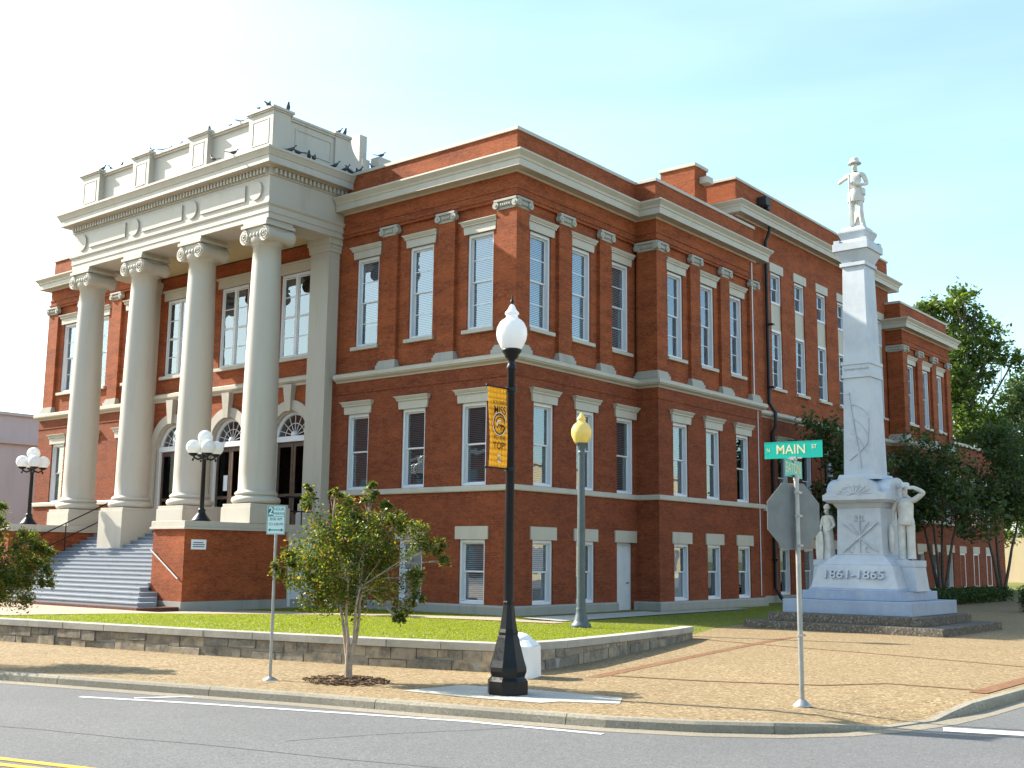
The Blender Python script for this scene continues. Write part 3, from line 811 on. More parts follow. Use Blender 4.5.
# returns of the projections and corner pilasters
def box_part(name, mat, *bx, bevel=0):
    b = MB()
    for q in bx: b.box(*q)
    return b.build(name, mat, court, bevel=bevel)
for x0, x1, y, sgn in ((-.02, 0.95, 7.6, -1), (-.02, 0.95, 16.0, 1), (-.02, .9, 34.5, -1), (-.02, .9, 42.6, 1)):
    for z0, z1, o in ((ZB, ZL + .1, LOC), (ZU - .1, ZF + .05, UPC)):
        yy = y + sgn * o; rt = MB(); rt.face([(x0, yy, z0), (x1 + o, yy, z0), (x1 + o, yy, z1), (x0, yy, z1)]); rt.build("wall", M['brick'] if z0 > 5 else M['brick_low'], court)
def corner_pilaster(cx, cy, sx, sy):
    """pilaster folded round an outer corner; sx, sy point outwards"""
    a, a2, e = .82, .62, .08
    xs = sorted((cx - sx * a, cx + sx * e)); ys = sorted((cy - sy * a2, cy + sy * e))
    o = box_part("corner_pilaster", M['brick'], (*xs, *ys, ZU, ZF - .2))
    b = MB(); fx = Fr(cx, cy, 0 if sy < 0 else PI); fy = Fr(cx, cy, PI / 2 if sx > 0 else -PI / 2)
    c1 = capital(fx, -.37 * sx * (1 if sy < 0 else -1), .90, 14.38, .081); c2 = capital(fy, -.27 * sy * (1 if sx > 0 else -1), .70, 14.378, .079)
    c1.raw(c2.v, c2.f, True); c1.build("capital", M['capstone'], o)
    q = MB()
    for g, za, zb in ((.11, ZU - .01, ZU + .14), (.07, ZU + .14, ZU + .24), (.03, ZU + .24, ZU + .31)):
        q.box(*sorted((cx - sx * (a + g), cx + sx * (e + g))), *sorted((cy - sy * (a2 + g), cy + sy * (e + g))), za, zb)
    q.build("pilaster_base", M['capstone'], o)
corner_pilaster(0, 0, 1, -1); corner_pilaster(-30.65, 0, -1, -1); corner_pilaster(.95, 7.6, 1, -1); corner_pilaster(.95, 16.0, 1, 1); corner_pilaster(.9, 34.5, 1, -1); corner_pilaster(.9, 42.6, 1, 1)
b_ = [(-9, 0)]
# outlines seen from outside, outward on the right
P_FRONT_R = [(-8.7, 0), (0, 0), (0, 7.6), (.95, 7.6), (.95, 16.0), (-.6, 16.0)]
P_FRONT_L = [(-30.65, 30), (-30.65, 0), (-22.3, 0)]
P_FAR = [(-.6, 34.5), (.9, 34.5), (.9, 42.6), (-8, 42.6)]
P_MID = [(-28, 16.2), (0, 16.2), (0, 35.1), (-28, 35.1)]
frieze = [(-.3, ZF), (.06, ZF), (.06, ZF + .10), (.11, ZF + .12), (.11, ZF + .2), (.05, ZF + .22), (.05, ZF + .36), (.09, ZF + .38), (.09, ZF + .44), (.045, ZF + .46), (.045, 15.36), (-.3, 15.36)]
def corn(dz): return [(-.2, 15.30 + dz), (.07, 15.30 + dz), (.10, 15.36 + dz), (.44, 15.37 + dz), (.44, 15.34 + dz), (.50, 15.34 + dz), (.50, 15.58 + dz), (.53, 15.60 + dz), (.55, 15.68 + dz), (.66, 15.80 + dz), (.68, 15.82 + dz), (.68, 15.88 + dz), (-.2, 15.97 + dz)]
def sweeps(name, mat, paths, prof):
    b = MB()
    for p in paths: b.sweep(p, prof)
    return b.build(name, mat, court)
ALL = [P_FRONT_R, P_FRONT_L, P_FAR]
sweeps("frieze", M['brick'], ALL, frieze)
sweeps("cornice", M['cream'], ALL, corn(0))
sweeps("cornice", M['cream'], [P_MID], corn(2.42))
sweeps("parapet", M['brick'], ALL, [(-.35, 15.9), (0, 15.9), (0, 16.86), (-.35, 16.86)])
sweeps("parapet_coping", M['cream'], ALL, [(-.40, 16.86), (.06, 16.86), (.06, 16.98), (-.02, 17.02), (-.40, 17.02)])
sweeps("parapet", M['brick'], [P_MID], [(-.35, 17.80), (0, 17.80), (0, 19.50), (-.35, 19.50)])
sweeps("parapet_coping", M['cream'], [P_MID], [(-.40, 19.50), (.06, 19.50), (.06, 19.61), (-.02, 19.65), (-.40, 19.65)])
belt = [(-.2, ZL - .05), (.17, ZL - .05), (.20, ZL), (.32, ZL + .06), (.34, ZL + .10), (.37, ZL + .11), (.37, ZL + .24), (.30, ZL + .28), (-.2, ZL + .33)]
LOWP = ALL + [[(.15, 17.2), (.15, 34.2)]]
sweeps("belt_course", M['cream'], ALL + [[(0.0, 16.15), (0.0, 34.35)]], belt)
sweeps("sill_band", M['cream'], ALL + [[(0.0, 16.15), (0.0, 34.35)]], [(0, 4.22), (.22, 4.22), (.24, 4.25), (.24, 4.38), (.20, 4.42), (0, 4.425)])
for nm, mt_, u0, u1 in (("a", 0, 0, 0),):
    PL = [[(-8.75, 0), (0, 0), (0, 5.99)], [(0, 7.15), (0, 7.6), (.95, 7.6), (.95, 16.0), (0, 16.0), (0, 34.35)], P_FRONT_L, [(0, 34.5), (.9, 34.5), (.9, 42.6), (0, 42.6)]]
    sweeps("plinth", M['plinth'], PL, [(0, -.1), (.24, -.1), (.24, .36), (.20, .42), (0, .425)])
# decorative brick band below the belt course
sweeps("brick_band", M['brick_low'], ALL, [(.1, 8.10), (.18, 8.10), (.18, 8.16), (.1, 8.17)])
# low rear wing, roofs, hidden back walls, dark rooms
box_part("rear_wing_wall", M['brick_low'], (-12, .15, 42.76, 55.5, .05, 9.55))
box_part("rear_wing_coping", M['cream'], (-12.1, .3, 42.79, 55.65, 9.552, 9.75))
SX = Fr(.15, 42.8, PI / 2)
for u in (3.2, 6.0, 8.8): window(SX, u, .43, 2.6, .03, 1.1, 2, 'full', 'flat', None, -.0); window(SX, u, ZS, 7.3, .03, 1.1, 2, 'full', 'moulded', None, -.0)
box_part("roof", M['roof'], (-30.7, -.3, .3, 16.3, 15.75, 15.85), (-.5, .65, 8.2, 16.6, 15.7, 15.8), (-27.7, -.3, 16.5, 34.8, 18.2, 18.3), (-8, .6, 34.8, 42.3, 15.7, 15.8))
box_part("back_wall", M['brick'], (-30.7, -30.4, .4, 30, .1, 15.3), (-30.7, -3, 42.2, 42.4, .1, 15.3), (-27.9, -.5, 34.7, 35.0, 8, 17.9), (-30.7, -27.9, 29.7, 30, .1, 15.3), (-28, -27.7, 16.4, 43.2, .1, 17.9))
box_part("wall", M['brick'], (-27.9, -.01, 16.2, 16.5, 15.9, 17.85))
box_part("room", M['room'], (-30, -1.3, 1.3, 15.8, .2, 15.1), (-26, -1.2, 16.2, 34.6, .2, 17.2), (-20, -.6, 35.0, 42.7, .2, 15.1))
b = MB(); b.box(-2.75, -.95, 14.1, 15.2, 15.8, 19.75); ch = b.build("chimney", M['brick'], court)
b = MB(); b.box(-2.82, -.88, 14.03, 15.27, 19.752, 19.9); b.box(-.93, -.5, 14.5, 15.0, 19.0, 19.3); b.build("chimney_cap", M['cream'], ch)
# rainwater pipes, conduit, floodlights
b = MB(); b.tube([(.42, 18.9, 17.9), (.30, 18.9, 17.4), (.14, 18.9, 17.1), (.14, 18.9, 9.3), (.45, 18.9, 8.8), (.45, 18.9, 8.2), (.27, 18.9, 7.9), (.27, 18.9, .75), (.5, 18.9, .35), (.75, 18.9, .12)], .085, 8)
for z in (16.6, 13, 10, 7.0, 4.7, 2.0): b.box(.1, .45, 18.78, 19.02, z, z + .07)
b.build("downpipe", M['iron_dark'], court)
b = MB(); b.tube([(1.06, 15.55, 15.2), (1.06, 15.55, 9.2)], .03, 6); b.tube([(1.14, 15.7, 8.5), (1.14, 15.7, .5)], .02, 6); b.build("conduit", M['trim'], court)
b = MB(); b.tube([(.16, 7.7, 8.5), (.17, 7.7, .6)], .015, 6); b.build("conduit", M['grey_metal'], court)
b = MB(); b.box(.05, .5, 18.3, 18.75, 18.75, 19.15); b.box(0, .3, 18.9, 19.2, 18.7, 18.95); b.build("floodlight", M['iron_dark'], court)
b = MB(); b.lathe([(.05, 0), (.28, .02), (.30, .3), (.22, .42), (.05, .45)], .25, 34.9, 13.2, 14); b.build("wall_lamp", M['capstone'], court)

# ------------------------------------------------------------------ portico
XC = -15.5
def mir(f):           # the same piece on both sides of the portico axis
    for s in (1, -1): f(lambda x: XC + s * (x - XC), s)
DX = [-11.5, -15.5, -19.5]
FC = Fr(0, 0, 0)
mb = MB(); FC.panel(mb, -22.1, -8.9, 3.0, 9.0, 0.0, [(x - 1.15, x + 1.15, 3.1, 7.75) for x in DX], .45)
for x in DX:          # brick spandrels over the arches
    n = 18
    for k in range(n):
        a, c = PI * k / n, PI * (k + 1) / n
        pa, pc = (x - 1.15 * math.cos(a), 6.6 + 1.15 * math.sin(a)), (x - 1.15 * math.cos(c), 6.6 + 1.15 * math.sin(c))
        mb.face([(pa[0], 0, pa[1]), (pc[0], 0, pc[1]), (pc[0], 0, 7.75), (pa[0], 0, 7.75)])
mb.build("wall", M['brick'], court)
mb = MB(); FC.panel(mb, -22.1, -8.9, 9.0, 14.5, 0.0, [(x - .925, x + .925, 9.9, 13.42) for x in DX], .4); mb.build("wall", M['brick'], court)
sweeps("belt_course", M['cream'], [[(-22, 0), (-9, 0)]], [(-.1, 8.72), (.05, 8.72), (.08, 8.8), (.16, 8.86), (.2, 8.9), (.2, 9.04), (.1, 9.1), (-.1, 9.1)])
for x in DX:
    dr = MB()         # timber casing: jambs, transom, centre post
    dr.box(-1.12, -.98, .12, .4, 0, 3.55); dr.box(.98, 1.12, .12, .4, 0, 3.55); dr.box(-1.12, 1.12, .10, .4, 3.40, 3.62)
    o = dr.build("entrance_door", M['trim'], court, (x, 0, 3.1))
    for s in (-1, 1):
        lf = MB(); a, c = (0.01, .97) if s > 0 else (-.97, -.01)
        for q in ((a, a + .13, 0, 3.39), (c - .13, c, 0, 3.39), (a + .13, c - .13, 0, .5), (a + .13, c - .13, 3.2, 3.39), (a + .13, c - .13, 1.2, 1.32)): lf.box(q[0], q[1], .2, .26, q[2], q[3])
        l = lf.build("door_leaf", M['door'], o)
    g = MB(); g.box(-.85, .85, .225, .235, .5, 3.2); g.build("door_glass", M['door_glass'], o)
    g = MB(); n = 20; pts = [(-1.0 * math.cos(PI * k / n), 3.5 + 1.0 * math.sin(PI * k / n)) for k in range(n + 1)]
    g.face([(p[0], .26, p[1]) for p in pts]); g.build("fanlight_glass", M['door_glass'], o)
    g = MB()          # fan bars and rim
    for k in range(1, 8):
        a = PI * k / 8; g.tube([(-.2 * math.cos(a), .25, 3.62 + .2 * math.sin(a)), (-1.0 * math.cos(a), .25, 3.5 + 1.0 * math.sin(a))], .016, 6)
    for rr in (.6,): g.tube([(-rr * math.cos(PI * k / 20), .25, 3.55 + rr * math.sin(PI * k / 20)) for k in range(21)], .016, 6)
    g.tube([(-1.06 * math.cos(PI * k / 24), .24, 3.5 + 1.06 * math.sin(PI * k / 24)) for k in range(25)], .085, 8)
    g.sphere((0, .24, 3.68), .16, 12, 8); g.build("fan_bars", M['trim'], o)
    g = MB()          # arch surround with jambs and keystone
    n = 24
    for r0, r1, y0, y1 in ((1.15, 1.55, -.10, .05), (1.08, 1.18, .02, .3)):
        for k in range(n):
            a, c = PI * k / n, PI * (k + 1) / n
            ring = lambda t: [(-r0 * math.cos(t), y0, 3.5 + r0 * math.sin(t)), (-r1 * math.cos(t), y0, 3.5 + r1 * math.sin(t)), (-r1 * math.cos(t), y1, 3.5 + r1 * math.sin(t)), (-r0 * math.cos(t), y1, 3.5 + r0 * math.sin(t))]
            g.hexa(ring(a), ring(c))
        for s in (-1, 1): g.box(*sorted((s * r0, s * r1)), y0, y1, 0, 3.5)
    g.hexa([(-.14, -.2, 4.6), (.14, -.2, 4.6), (.14, 0.02, 4.6), (-.14, 0.02, 4.6)], [(-.26, -.26, 5.66), (.26, -.26, 5.66), (.26, 0.02, 5.66), (-.26, 0.02, 5.66)])
    g.build("arch_surround", M['portico'], o)
    if x == -15.5:
        g = MB(); g.box(-.45, -.18, .21, .218, 1.55, 2.2); g.build("paper_notice", M['paper'], o)
    if x == -11.5:
        pass
    # paired casement above the door
    w = MB(); hh = 3.52
    for q in ((-.925, -.82, 0, hh), (.82, .925, 0, hh), (-.07, .07, 0, hh)): w.box(q[0], q[1], .05, .2, q[2], q[3])
    w.box(-.82, .82, .051, .2, hh - .12, hh); w.box(-.82, .82, .051, .2, 0, .1)
    for s in (-1, 1):
        a, c = sorted((s * .07, s * .82))
        w.box(a, a + .06, .09, .13, .1, hh - .12); w.box(c - .06, c, .09, .13, .1, hh - .12)
        for zz in (.1, .86, 1.68, 2.55, 3.34): w.box(a + .06, c - .06, .092, .128, zz, zz + (.09 if zz == 1.68 else .04))
    o = w.build("paired_window", M['trim'], court, (x, 0, 9.9))
    g = MB(); g.box(-.82, .82, .11, .112, .1, hh - .1); g.build("pane", M['glass'], o)
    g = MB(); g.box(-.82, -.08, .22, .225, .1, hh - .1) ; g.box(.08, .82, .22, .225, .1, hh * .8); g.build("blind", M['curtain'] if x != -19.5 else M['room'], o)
    g = MB(); g.box(-1.12, 1.12, -.06, .1, hh, hh + .38); g.box(-1.2, 1.2, -.12, .1, hh + .38, hh + .46); g.build("lintel", M['cream'], o)
    g = MB(); g.box(-1.1, 1.1, -.14, .1, -.14, 0); g.build("sill", M['cream'], o)
# dark lobby behind the doors
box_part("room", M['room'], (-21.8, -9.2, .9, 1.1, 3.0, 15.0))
# columns
def column(x):
    YC = -3.15
    sh = MB(); r0, r1 = .665, .52; pr = []
    for k in range(15):
        t = k / 14; r = r0 - (r0 - r1) * (t ** 1.7); pr.append((r, 4.32 + (13.42 - 4.32) * t))
    pr = [(r0 + .07, 4.24), (r0 + .02, 4.28)] + pr + [(r1 + .04, 13.43), (r1 + .045, 13.5), (r1, 13.52)]
    sh.lathe(pr, x, YC, 0, 40); col = sh.build("column", M['portico'], court)
    bs = MB(); prof = []
    for a in range(-5, 6): prof.append((.76 + .13 * math.cos(a * PI / 10), 3.94 + .13 * math.sin(a * PI / 10)))
    prof += [(.76, 4.08), (.74, 4.10)]
    for a in range(-5, 6): prof.append((.70 + .075 * math.cos(a * PI / 10), 4.175 + .075 * math.sin(a * PI / 10)))
    prof += [(.69, 4.26)]
    bs.lathe([(.5, 3.80)] + prof, x, YC, 0, 40); bs.build("column_base", M['portico'], col)
    cp_ = MB()
    for s in (-1, 1):
        cx = x + s * .57
        cp_.lathe([(.0, 0)], 0, 0, 0, 3) if False else None
        ys = [-.64, -.58, -.3, 0, .3, .58, .64]; rs = [.285, .30, .25, .22, .25, .30, .285]
        cp_.tube([(cx, YC + y, 13.78) for y in ys], rs, 20)
        for yy, d in ((-.64, -1), (.64, 1)):     # spiral of the volute
            sp = [(cx - s * d * 0 + (.245 - .215 * k / 30) * math.cos(s * (PI * .5 - k * .42)), YC + yy + d * .03, 13.78 + (.245 - .215 * k / 30) * math.sin(PI * .5 - k * .42) * 1.0) for k in range(31)]
            cp_.tube(sp, .02, 6)
    cp_.lathe([(.50, 13.45), (.60, 13.5), (.66, 13.62), (.66, 13.72)], x, YC, 0, 24)
    cp_.box(x - .62, x + .62, YC - .6, YC + .6, 13.80, 14.10)
    for k in range(5):
        cp_.sphere((x + (k - 2) * .19, YC - .6, 13.80), .09, 8, 6, 1.2)
    cp_.box(x - .74, x + .74, YC - .70, YC + .70, 14.10, 14.22); cp_.box(x - .68, x + .68, YC - .64, YC + .64, 14.22, 14.352)
    cp_.build("capital", M['portico'], col)
    pd = MB(); outer = abs(x - XC) > 4; zb = 3.10 if outer else 1.9
    pd.box(x - .84, x + .84, -4.05, -2.25, zb, 3.68); pd.box(x - .80, x + .80, -4.01, -2.29, 3.68, 3.80)
    pd.build("pedestal", M['portico'], col, bevel=.012)
for x in (-9.5, -13.5, -17.5, -21.5): column(x)
def anta(X, s):
    x0, x1 = sorted((X(-8.95), X(-10.02)))
    b = MB(); b.box(x0, x1, -.55, 0.05, 3.6, 13.8); o = b.build("anta", M['portico'], court)
    b = MB(); b.box(x0 - .14, x1 + .14, -.69, .04, 3.1, 3.6); b.box(x0 - .10, x1 + .10, -.65, .04, 3.6, 3.95); b.box(x0 - .05, x1 + .05, -.60, .04, 3.95, 4.1); b.build("anta_base", M['portico'], o)
    b = MB(); b.box(x0 - .05, x1 + .05, -.60, .04, 13.8, 13.95); b.box(x0 - .02, x1 + .02, -.57, .04, 13.6, 13.66); b.box(x0 - .12, x1 + .12, -.66, .04, 14.1, 14.352); b.box(x0 - .07, x1 + .07, -.62, .04, 13.95, 14.1); b.build("capital", M['portico'], o)
mir(anta)
P_PORT = [(-22.25, .02), (-22.25, -3.77), (-8.75, -3.77), (-8.75, .02)]
sweeps("architrave", M['portico'], [P_PORT], [(-1.2, 14.70), (-1.2, 14.353), (0, 14.353), (0, 14.58), (.03, 14.58), (.03, 14.82), (.06, 14.84), (.10, 14.90), (.10, 14.97), (0, 14.98), (-1.2, 14.98)])
sweeps("frieze", M['portico'], [P_PORT], [(-.6, 14.98), (0.005, 14.98), (0.005, 16.02), (-.6, 16.02)])
sweeps("cornice", M['portico'], [P_PORT], [(-.6, 16.0), (.05, 16.0), (.05, 16.27), (.14, 16.28), (.17, 16.33), (.41, 16.34), (.41, 16.31), (.45, 16.31), (.45, 16.56), (.48, 16.58), (.50, 16.64), (.56, 16.76), (.60, 16.80), (.60, 16.88), (-.6, 16.96)])
def dentil(x, y, rz):
    def mk():
        b = MB(); b.box(-.055, .055, -.13, 0, 0, .19); return b
    o = cached("dentil", mk, "dentil", M['portico'], court); o.location = (x, y, 16.06); o.rotation_euler = (0, 0, rz)
for k in range(67): dentil(-22.2 + (k + .5) * 13.4 / 67, -3.815, 0)
for k in range(18): dentil(-8.705, -3.7 + (k + .5) * 3.7 / 18, PI / 2)
b = MB(); b.box(-21.2, -9.8, -2.7, 0.02, 14.55, 14.68); b.build("porch_ceiling", M['soffit'], court)
# raised discs and panels of the frieze
b = MB()
for x in (-9.5, -13.5, -17.5, -21.5): b.tube([(x, -3.77, 15.5), (x, -3.84, 15.5)], .36, 28, False)
for x in (-11.5, -15.5, -19.5): b.box(x - 1.38, x + 1.38, -3.835, -3.77, 15.2, 15.82)
b.build("frieze_panel", M['portico'], court)
# parapet of the portico
def ped_prof(b, x0, x1, y0, y1, zt):
    b.box(x0, x1, y0, y1, 16.9, zt - .16); b.box(x0 - .05, x1 + .05, y0 - .05, y1 + .05, zt - .16, zt - .10); b.box(x0 - .10, x1 + .10, y0 - .10, y1 + .10, zt - .10, zt)
b = MB()
b.box(-21.9, -9.1, -3.42, -3.02, 16.9, 18.46); b.box(-21.9, -9.1, -3.50, -2.97, 18.46, 18.54); b.box(-21.9, -9.1, -3.56, -2.93, 18.54, 18.64)
for x0, x1 in ((-10.3, -8.85), (-14.1, -12.9), (-18.1, -16.9), (-22.15, -20.7)):
    ped_prof(b, x0, x1, -3.66, -2.8, 18.76)
    w = (x1 - x0) / 2 - .22; c = (x0 + x1) / 2
    for q in ((c - w, c - w + .05, 17.35, 18.35), (c + w - .05, c + w, 17.35, 18.35), (c - w + .05, c + w - .05, 17.35, 17.40), (c - w + .05, c + w - .05, 18.30, 18.35)): b.box(q[0], q[1], -3.675, -3.66, q[2], q[3])
for x0, x1 in ((-9.22, -8.90), (-22.1, -21.78)):
    b.box(x0, x1, -2.8, -.4, 16.9, 18.42); b.box(x0 - .06, x1 + .06, -2.8, -.4, 18.42, 18.50); b.box(x0 - .1, x1 + .1, -2.8, -.4, 18.50, 18.60)
    ped_prof(b, x0 - .1, x1 + .08, -.55, .15, 18.66)
    # concave scroll running down to a small block
    pr = [(.15, 16.9), (.15, 18.66)]
    for k in range(13):
        a = PI / 2 * k / 12; pr.append((.35 + 1.0 * (1 - math.cos(a)), 18.66 - .95 * math.sin(a)))
    pr += [(2.0, 17.70), (2.0, 16.9)]
    b.prism(pr, lambda u, v, d: (d, u, v), x0, x1)
    b.box(x0 - .08, x1 + .1, 1.85, 2.55, 16.9, 18.35)
    for q in ((-2.55, -2.5, 17.35, 18.2), (-.75, -.7, 17.35, 18.2), (-2.5, -.75, 17.35, 17.4), (-2.5, -.75, 18.15, 18.2)): b.box(x1 - .02, x1 + .03, *q) if x1 > -15 else b.box(x0 - .03, x0 + .02, *q)
b.box(-10.0, -9.35, 1.25, 1.65, 16.9, 19.25); b.box(-22.0, -9.2, 1.3, 1.7, 15.8, 18.2)
b.build("portico_parapet", M['portico'], court, bevel=.01)
box_part("portico_roof", M['roof'], (-22, -9, -3.3, 1.5, 16.7, 16.8))
# porch body, steps, cheek walls
box_part("porch_floor", M['step'], (-20.4, -10.6, -2.3, .0, 2.8, 3.1))
def cheek(X, s):
    x0, x1 = sorted((X(-8.75), X(-10.55)))
    b = MB(); b.box(x0, x1, -6.65, .02, .0, 2.82); o = b.build("podium", M['brick'], court)
    b = MB(); b.box(x0 - .10, x1 + .10, -6.75, .0, 2.822, 2.90); b.box(x0 - .06, x1 + .06, -6.71, 0.0, 2.90, 3.10); b.build("podium_cap", M['portico'], o, bevel=.012)
    b = MB(); b.box(x0 - .07, x1 + .07, -6.72, .0, -.1, .42); b.build("podium_plinth", M['plinth'], o)
    return
mir(cheek)
b = MB(); b.box(-8.72, -8.66, -2.2, -2.08, .15, 2.5); b.box(-8.72, -8.66, -1.02, -.9, .15, 2.5); b.box(-8.72, -8.66, -2.08, -1.02, 2.38, 2.5); b.box(-8.73, -8.69, -2.08, -1.02, .15, 2.38); o = b.build("basement_door", M['steel_door'], court)
b = MB(); b.cyl((-8.69, -1.95, 1.15), (-8.63, -1.95, 1.15), .025, 8); b.box(-8.64, -8.61, -1.97, -1.93, 1.0, 1.4); b.build("handle", M['iron_dark'], o)
b = MB(); b.box(-8.76, -8.62, -2.3, -.8, 2.5, 2.815); b.build("lintel", M['cream'], o)
b = MB(); b.box(-8.75, -8.735, -6.38, -5.78, 2.15, 2.48); o = b.build("plaque", M['paper'], court)
b = MB()
for z, y0, y1 in ((2.38, -6.3, -5.9), (2.31, -6.32, -5.84), (2.24, -6.32, -5.86)): b.box(-8.735, -8.732, y0, y1, z - .018, z + .018)
b.build("plaque_lines", M['plate_ink'], o)
st = MB()
for k in range(1, 20):
    y = -8.3 + .315 * k; z0, z1 = 0.1 + .15 * k, .1 + .15 * (k + 1)
    xl, xr = -20.45, -10.55
    if k <= 3: xr = -9.2 - .45 * (k - 1); xl = -31 - xr
    st.box(xl, xr, y - .025, y + .7 if k < 19 else -2.25, z1 - .05, z1); st.box(xl + .0, xr - .0, y, y + .7 if k < 19 else -2.25, z0 - .1, z1 - .05)
st.build("stairs", M['step'], court, bevel=.006)
b = MB(); b.box(-22.2, -8.78, -8.3, -6.7, -.05, .25); b.build("brick_step", M['brickstep'], court)
def rail(name, pts, posts=(), r=.028):
    b = MB(); b.tube(pts, r, 8)
    for p, q in posts: b.tube([p, q], r * .9, 8)
    return b.build(name, M['black'], court)
rail("handrail", [(-20.15, -1.6, 4.12), (-20.15, -2.5, 4.12), (-20.15, -8.0, 1.45), (-20.15, -8.15, 1.2)], [((-20.15, -1.6, 3.1), (-20.15, -1.6, 4.12)), ((-20.15, -2.5, 3.0), (-20.15, -2.5, 4.12)), ((-20.15, -4.4, 2.0), (-20.15, -4.4, 3.2)), ((-20.15, -7.9, .3), (-20.15, -7.9, 1.5)), ((-20.15, -2.5, 3.5), (-20.15, -7.9, .88))])
b = MB(); b.tube([(-10.45, -6.78, 2.12), (-8.82, -6.78, 1.16)], .032, 8); b.tube([(-10.3, -6.62, 2.0), (-10.3, -6.78, 2.03)], .02, 6); b.tube([(-8.95, -6.62, 1.2), (-8.95, -6.78, 1.24)], .02, 6); b.build("handrail", M['grey_metal'], court)
rail("handrail", [(-9.0, -2.2, 4.12), (-9.0, -.6, 4.12)], [((-9.0, -1.4, 3.1), (-9.0, -1.4, 4.12)), ((-9.0, -2.2, 3.6), (-9.0, -.6, 3.6))])

# ------------------------------------------------------------------ lettering
def letters(name, body, size, mat, parent, loc, rot, extrude=0.002, align='CENTER', sx=1.0, bold=0.0):
    cu = bpy.data.curves.new(name, 'FONT'); cu.body = body; cu.size = size; cu.extrude = extrude; cu.align_x = align; cu.align_y = 'CENTER'; cu.offset = bold
    t = bpy.data.objects.new(name, cu); COL.objects.link(t)
    dg = bpy.context.evaluated_depsgraph_get(); me = bpy.data.meshes.new_from_object(t.evaluated_get(dg))
    bpy.data.objects.remove(t); me.materials.clear(); me.materials.append(mat)
    me.transform(Matrix.Diagonal((sx, 1, 1, 1)))
    o = link(name, me, parent, loc); o.rotation_euler = rot; return o

# ------------------------------------------------------------------ street furniture
# black lamp post with the banner
PX, PY = 12.9, -16.15
lp = thing("street_lamp", "tall black lamp post with a white acorn globe, carrying a gold banner at the kerb", "street lamp", (PX, PY, 0))
b = MB()
b.lathe([(.30, 0), (.31, .02), (.31, .20), (.27, .24), (.26, .26), (.29, .34), (.285, .40), (.25, .50), (.165, .82), (.15, .86), (.155, .90), (.135, .95), (.10, 1.18), (.085, 1.30), (.088, 1.34), (.08, 1.36)], n=8, smooth=False, rot=PI / 8)
b.build("base", M['black'], lp)
b = MB(); n = 16; prof = [(.078, 1.3), (.058, 4.85), (.075, 4.87), (.075, 4.92), (.06, 4.95), (.055, 5.02), (.10, 5.06), (.11, 5.10), (.15, 5.15), (.16, 5.18), (.12, 5.20)]
b.lathe(prof, n=16); b.build("pole", M['black'], lp)
def acorn(parent, z, r, h, mat, finial=True):
    b = MB(); b.lathe([(r * .62, z), (r * .72, z + h * .04), (r * .96, z + h * .22), (r, z + h * .34), (r * .97, z + h * .46), (r * .80, z + h * .58), (r * .62, z + h * .64), (r * .42, z + h * .68), (r * .36, z + h * .74), (r * .46, z + h * .77), (r * .46, z + h * .80), (r * .3, z + h * .86), (r * .16, z + h * .96), (r * .05, z + h)], n=28)
    b.build("globe", mat, parent)
    if finial:
        b = MB(); b.sphere((0, 0, z + h + .03), .03, 10, 6, 1.6); b.tube([(0, 0, z + h - .02), (0, 0, z + h + .13)], .012, 6); b.build("finial", M['black'], parent)
acorn(lp, 5.19, .24, .72, M['globe'])
b = MB()
for z in (4.56, 3.33): b.tube([(0, -.03, z), (0, -.56, z)], .014, 6); b.sphere((0, -.57, z), .025, 8, 6); b.tube([(0, 0, z - .03), (0, 0, z + .03)], .09, 10)
b.build("banner_arm", M['black'], lp)
# banner
bn = thing("banner", "gold pole banner with black lettering hanging beside the black lamp post", "banner", (PX, PY, 3.33))
b = MB(); nz = 14; ny = 6
g = {}
for i in range(nz + 1):
    for j in range(ny + 1):
        z = .01 + 1.21 * i / nz; y = -.10 - .43 * j / ny
        x = .018 * math.sin(PI * i / nz * 1.3 + .4) * (1 + .6 * j / ny) + .012 * math.sin(j * 1.1)
        g[i, j] = (x, y, z)
for i in range(nz):
    for j in range(ny): b.face([g[i, j], g[i, j + 1], g[i + 1, j + 1], g[i + 1, j]], True)
bo = b.build("cloth", M['banner'], bn)
md = bpy.data.meshes
sol = bo.modifiers.new("thickness", 'SOLIDIFY'); sol.thickness = 0.004
RB = (PI / 2, 0, PI / 2)
def bt(body, size, z, mat, sx=.8, bold=.0): return letters("lettering", body, size, mat, bn, (.042, -.315, z), RB, .001, sx=sx, bold=bold)
bt("SOUTHERN", .072, .985, M['banner_ink'], .88)
bt("MISS", .17, .865, M['banner_ink'], .86, .0012)
bt("TO THE", .095, .45, M['banner_ink'], .86)
bt("TOP!", .15, .325, M['banner_ink'], .9, .001)
def disc_strip(b, pts, w, x):
    for a, c in zip(pts, pts[1:]):
        d = (Vector(c) - Vector(a)); d = Vector((-d.y, d.x)).normalized() * w / 2
        b.face([(x, a[0] - d.x, a[1] - d.y), (x, c[0] - d.x, c[1] - d.y), (x, c[0] + d.x, c[1] + d.y), (x, a[0] + d.x, a[1] + d.y)])
b = MB()     # bird head roundel: dark ring, pale brow sweep and a hooked beak
cy, cz = -.325, .66
disc_strip(b, [(cy + .135 * math.cos(t), cz + .155 * math.sin(t)) for t in [R(q) for q in range(20, 331, 10)]], .022, .046)
disc_strip(b, [(cy + .02 + .10 * math.cos(t), cz + .02 + .085 * math.sin(t)) for t in [R(q) for q in range(-10, 200, 14)]], .016, .047)
disc_strip(b, [(cy - .06, cz - .07), (cy - .03, cz - .02), (cy + .02, cz - .01), (cy + .05, cz - .05), (cy + .02, cz - .09)], .018, .047)
disc_strip(b, [(cy + .03, cz - .02), (cy + .11, cz - .03), (cy + .13, cz - .07), (cy + .08, cz - .085)], .03, .0475)
b.build("emblem", M['banner_ink'], bn)
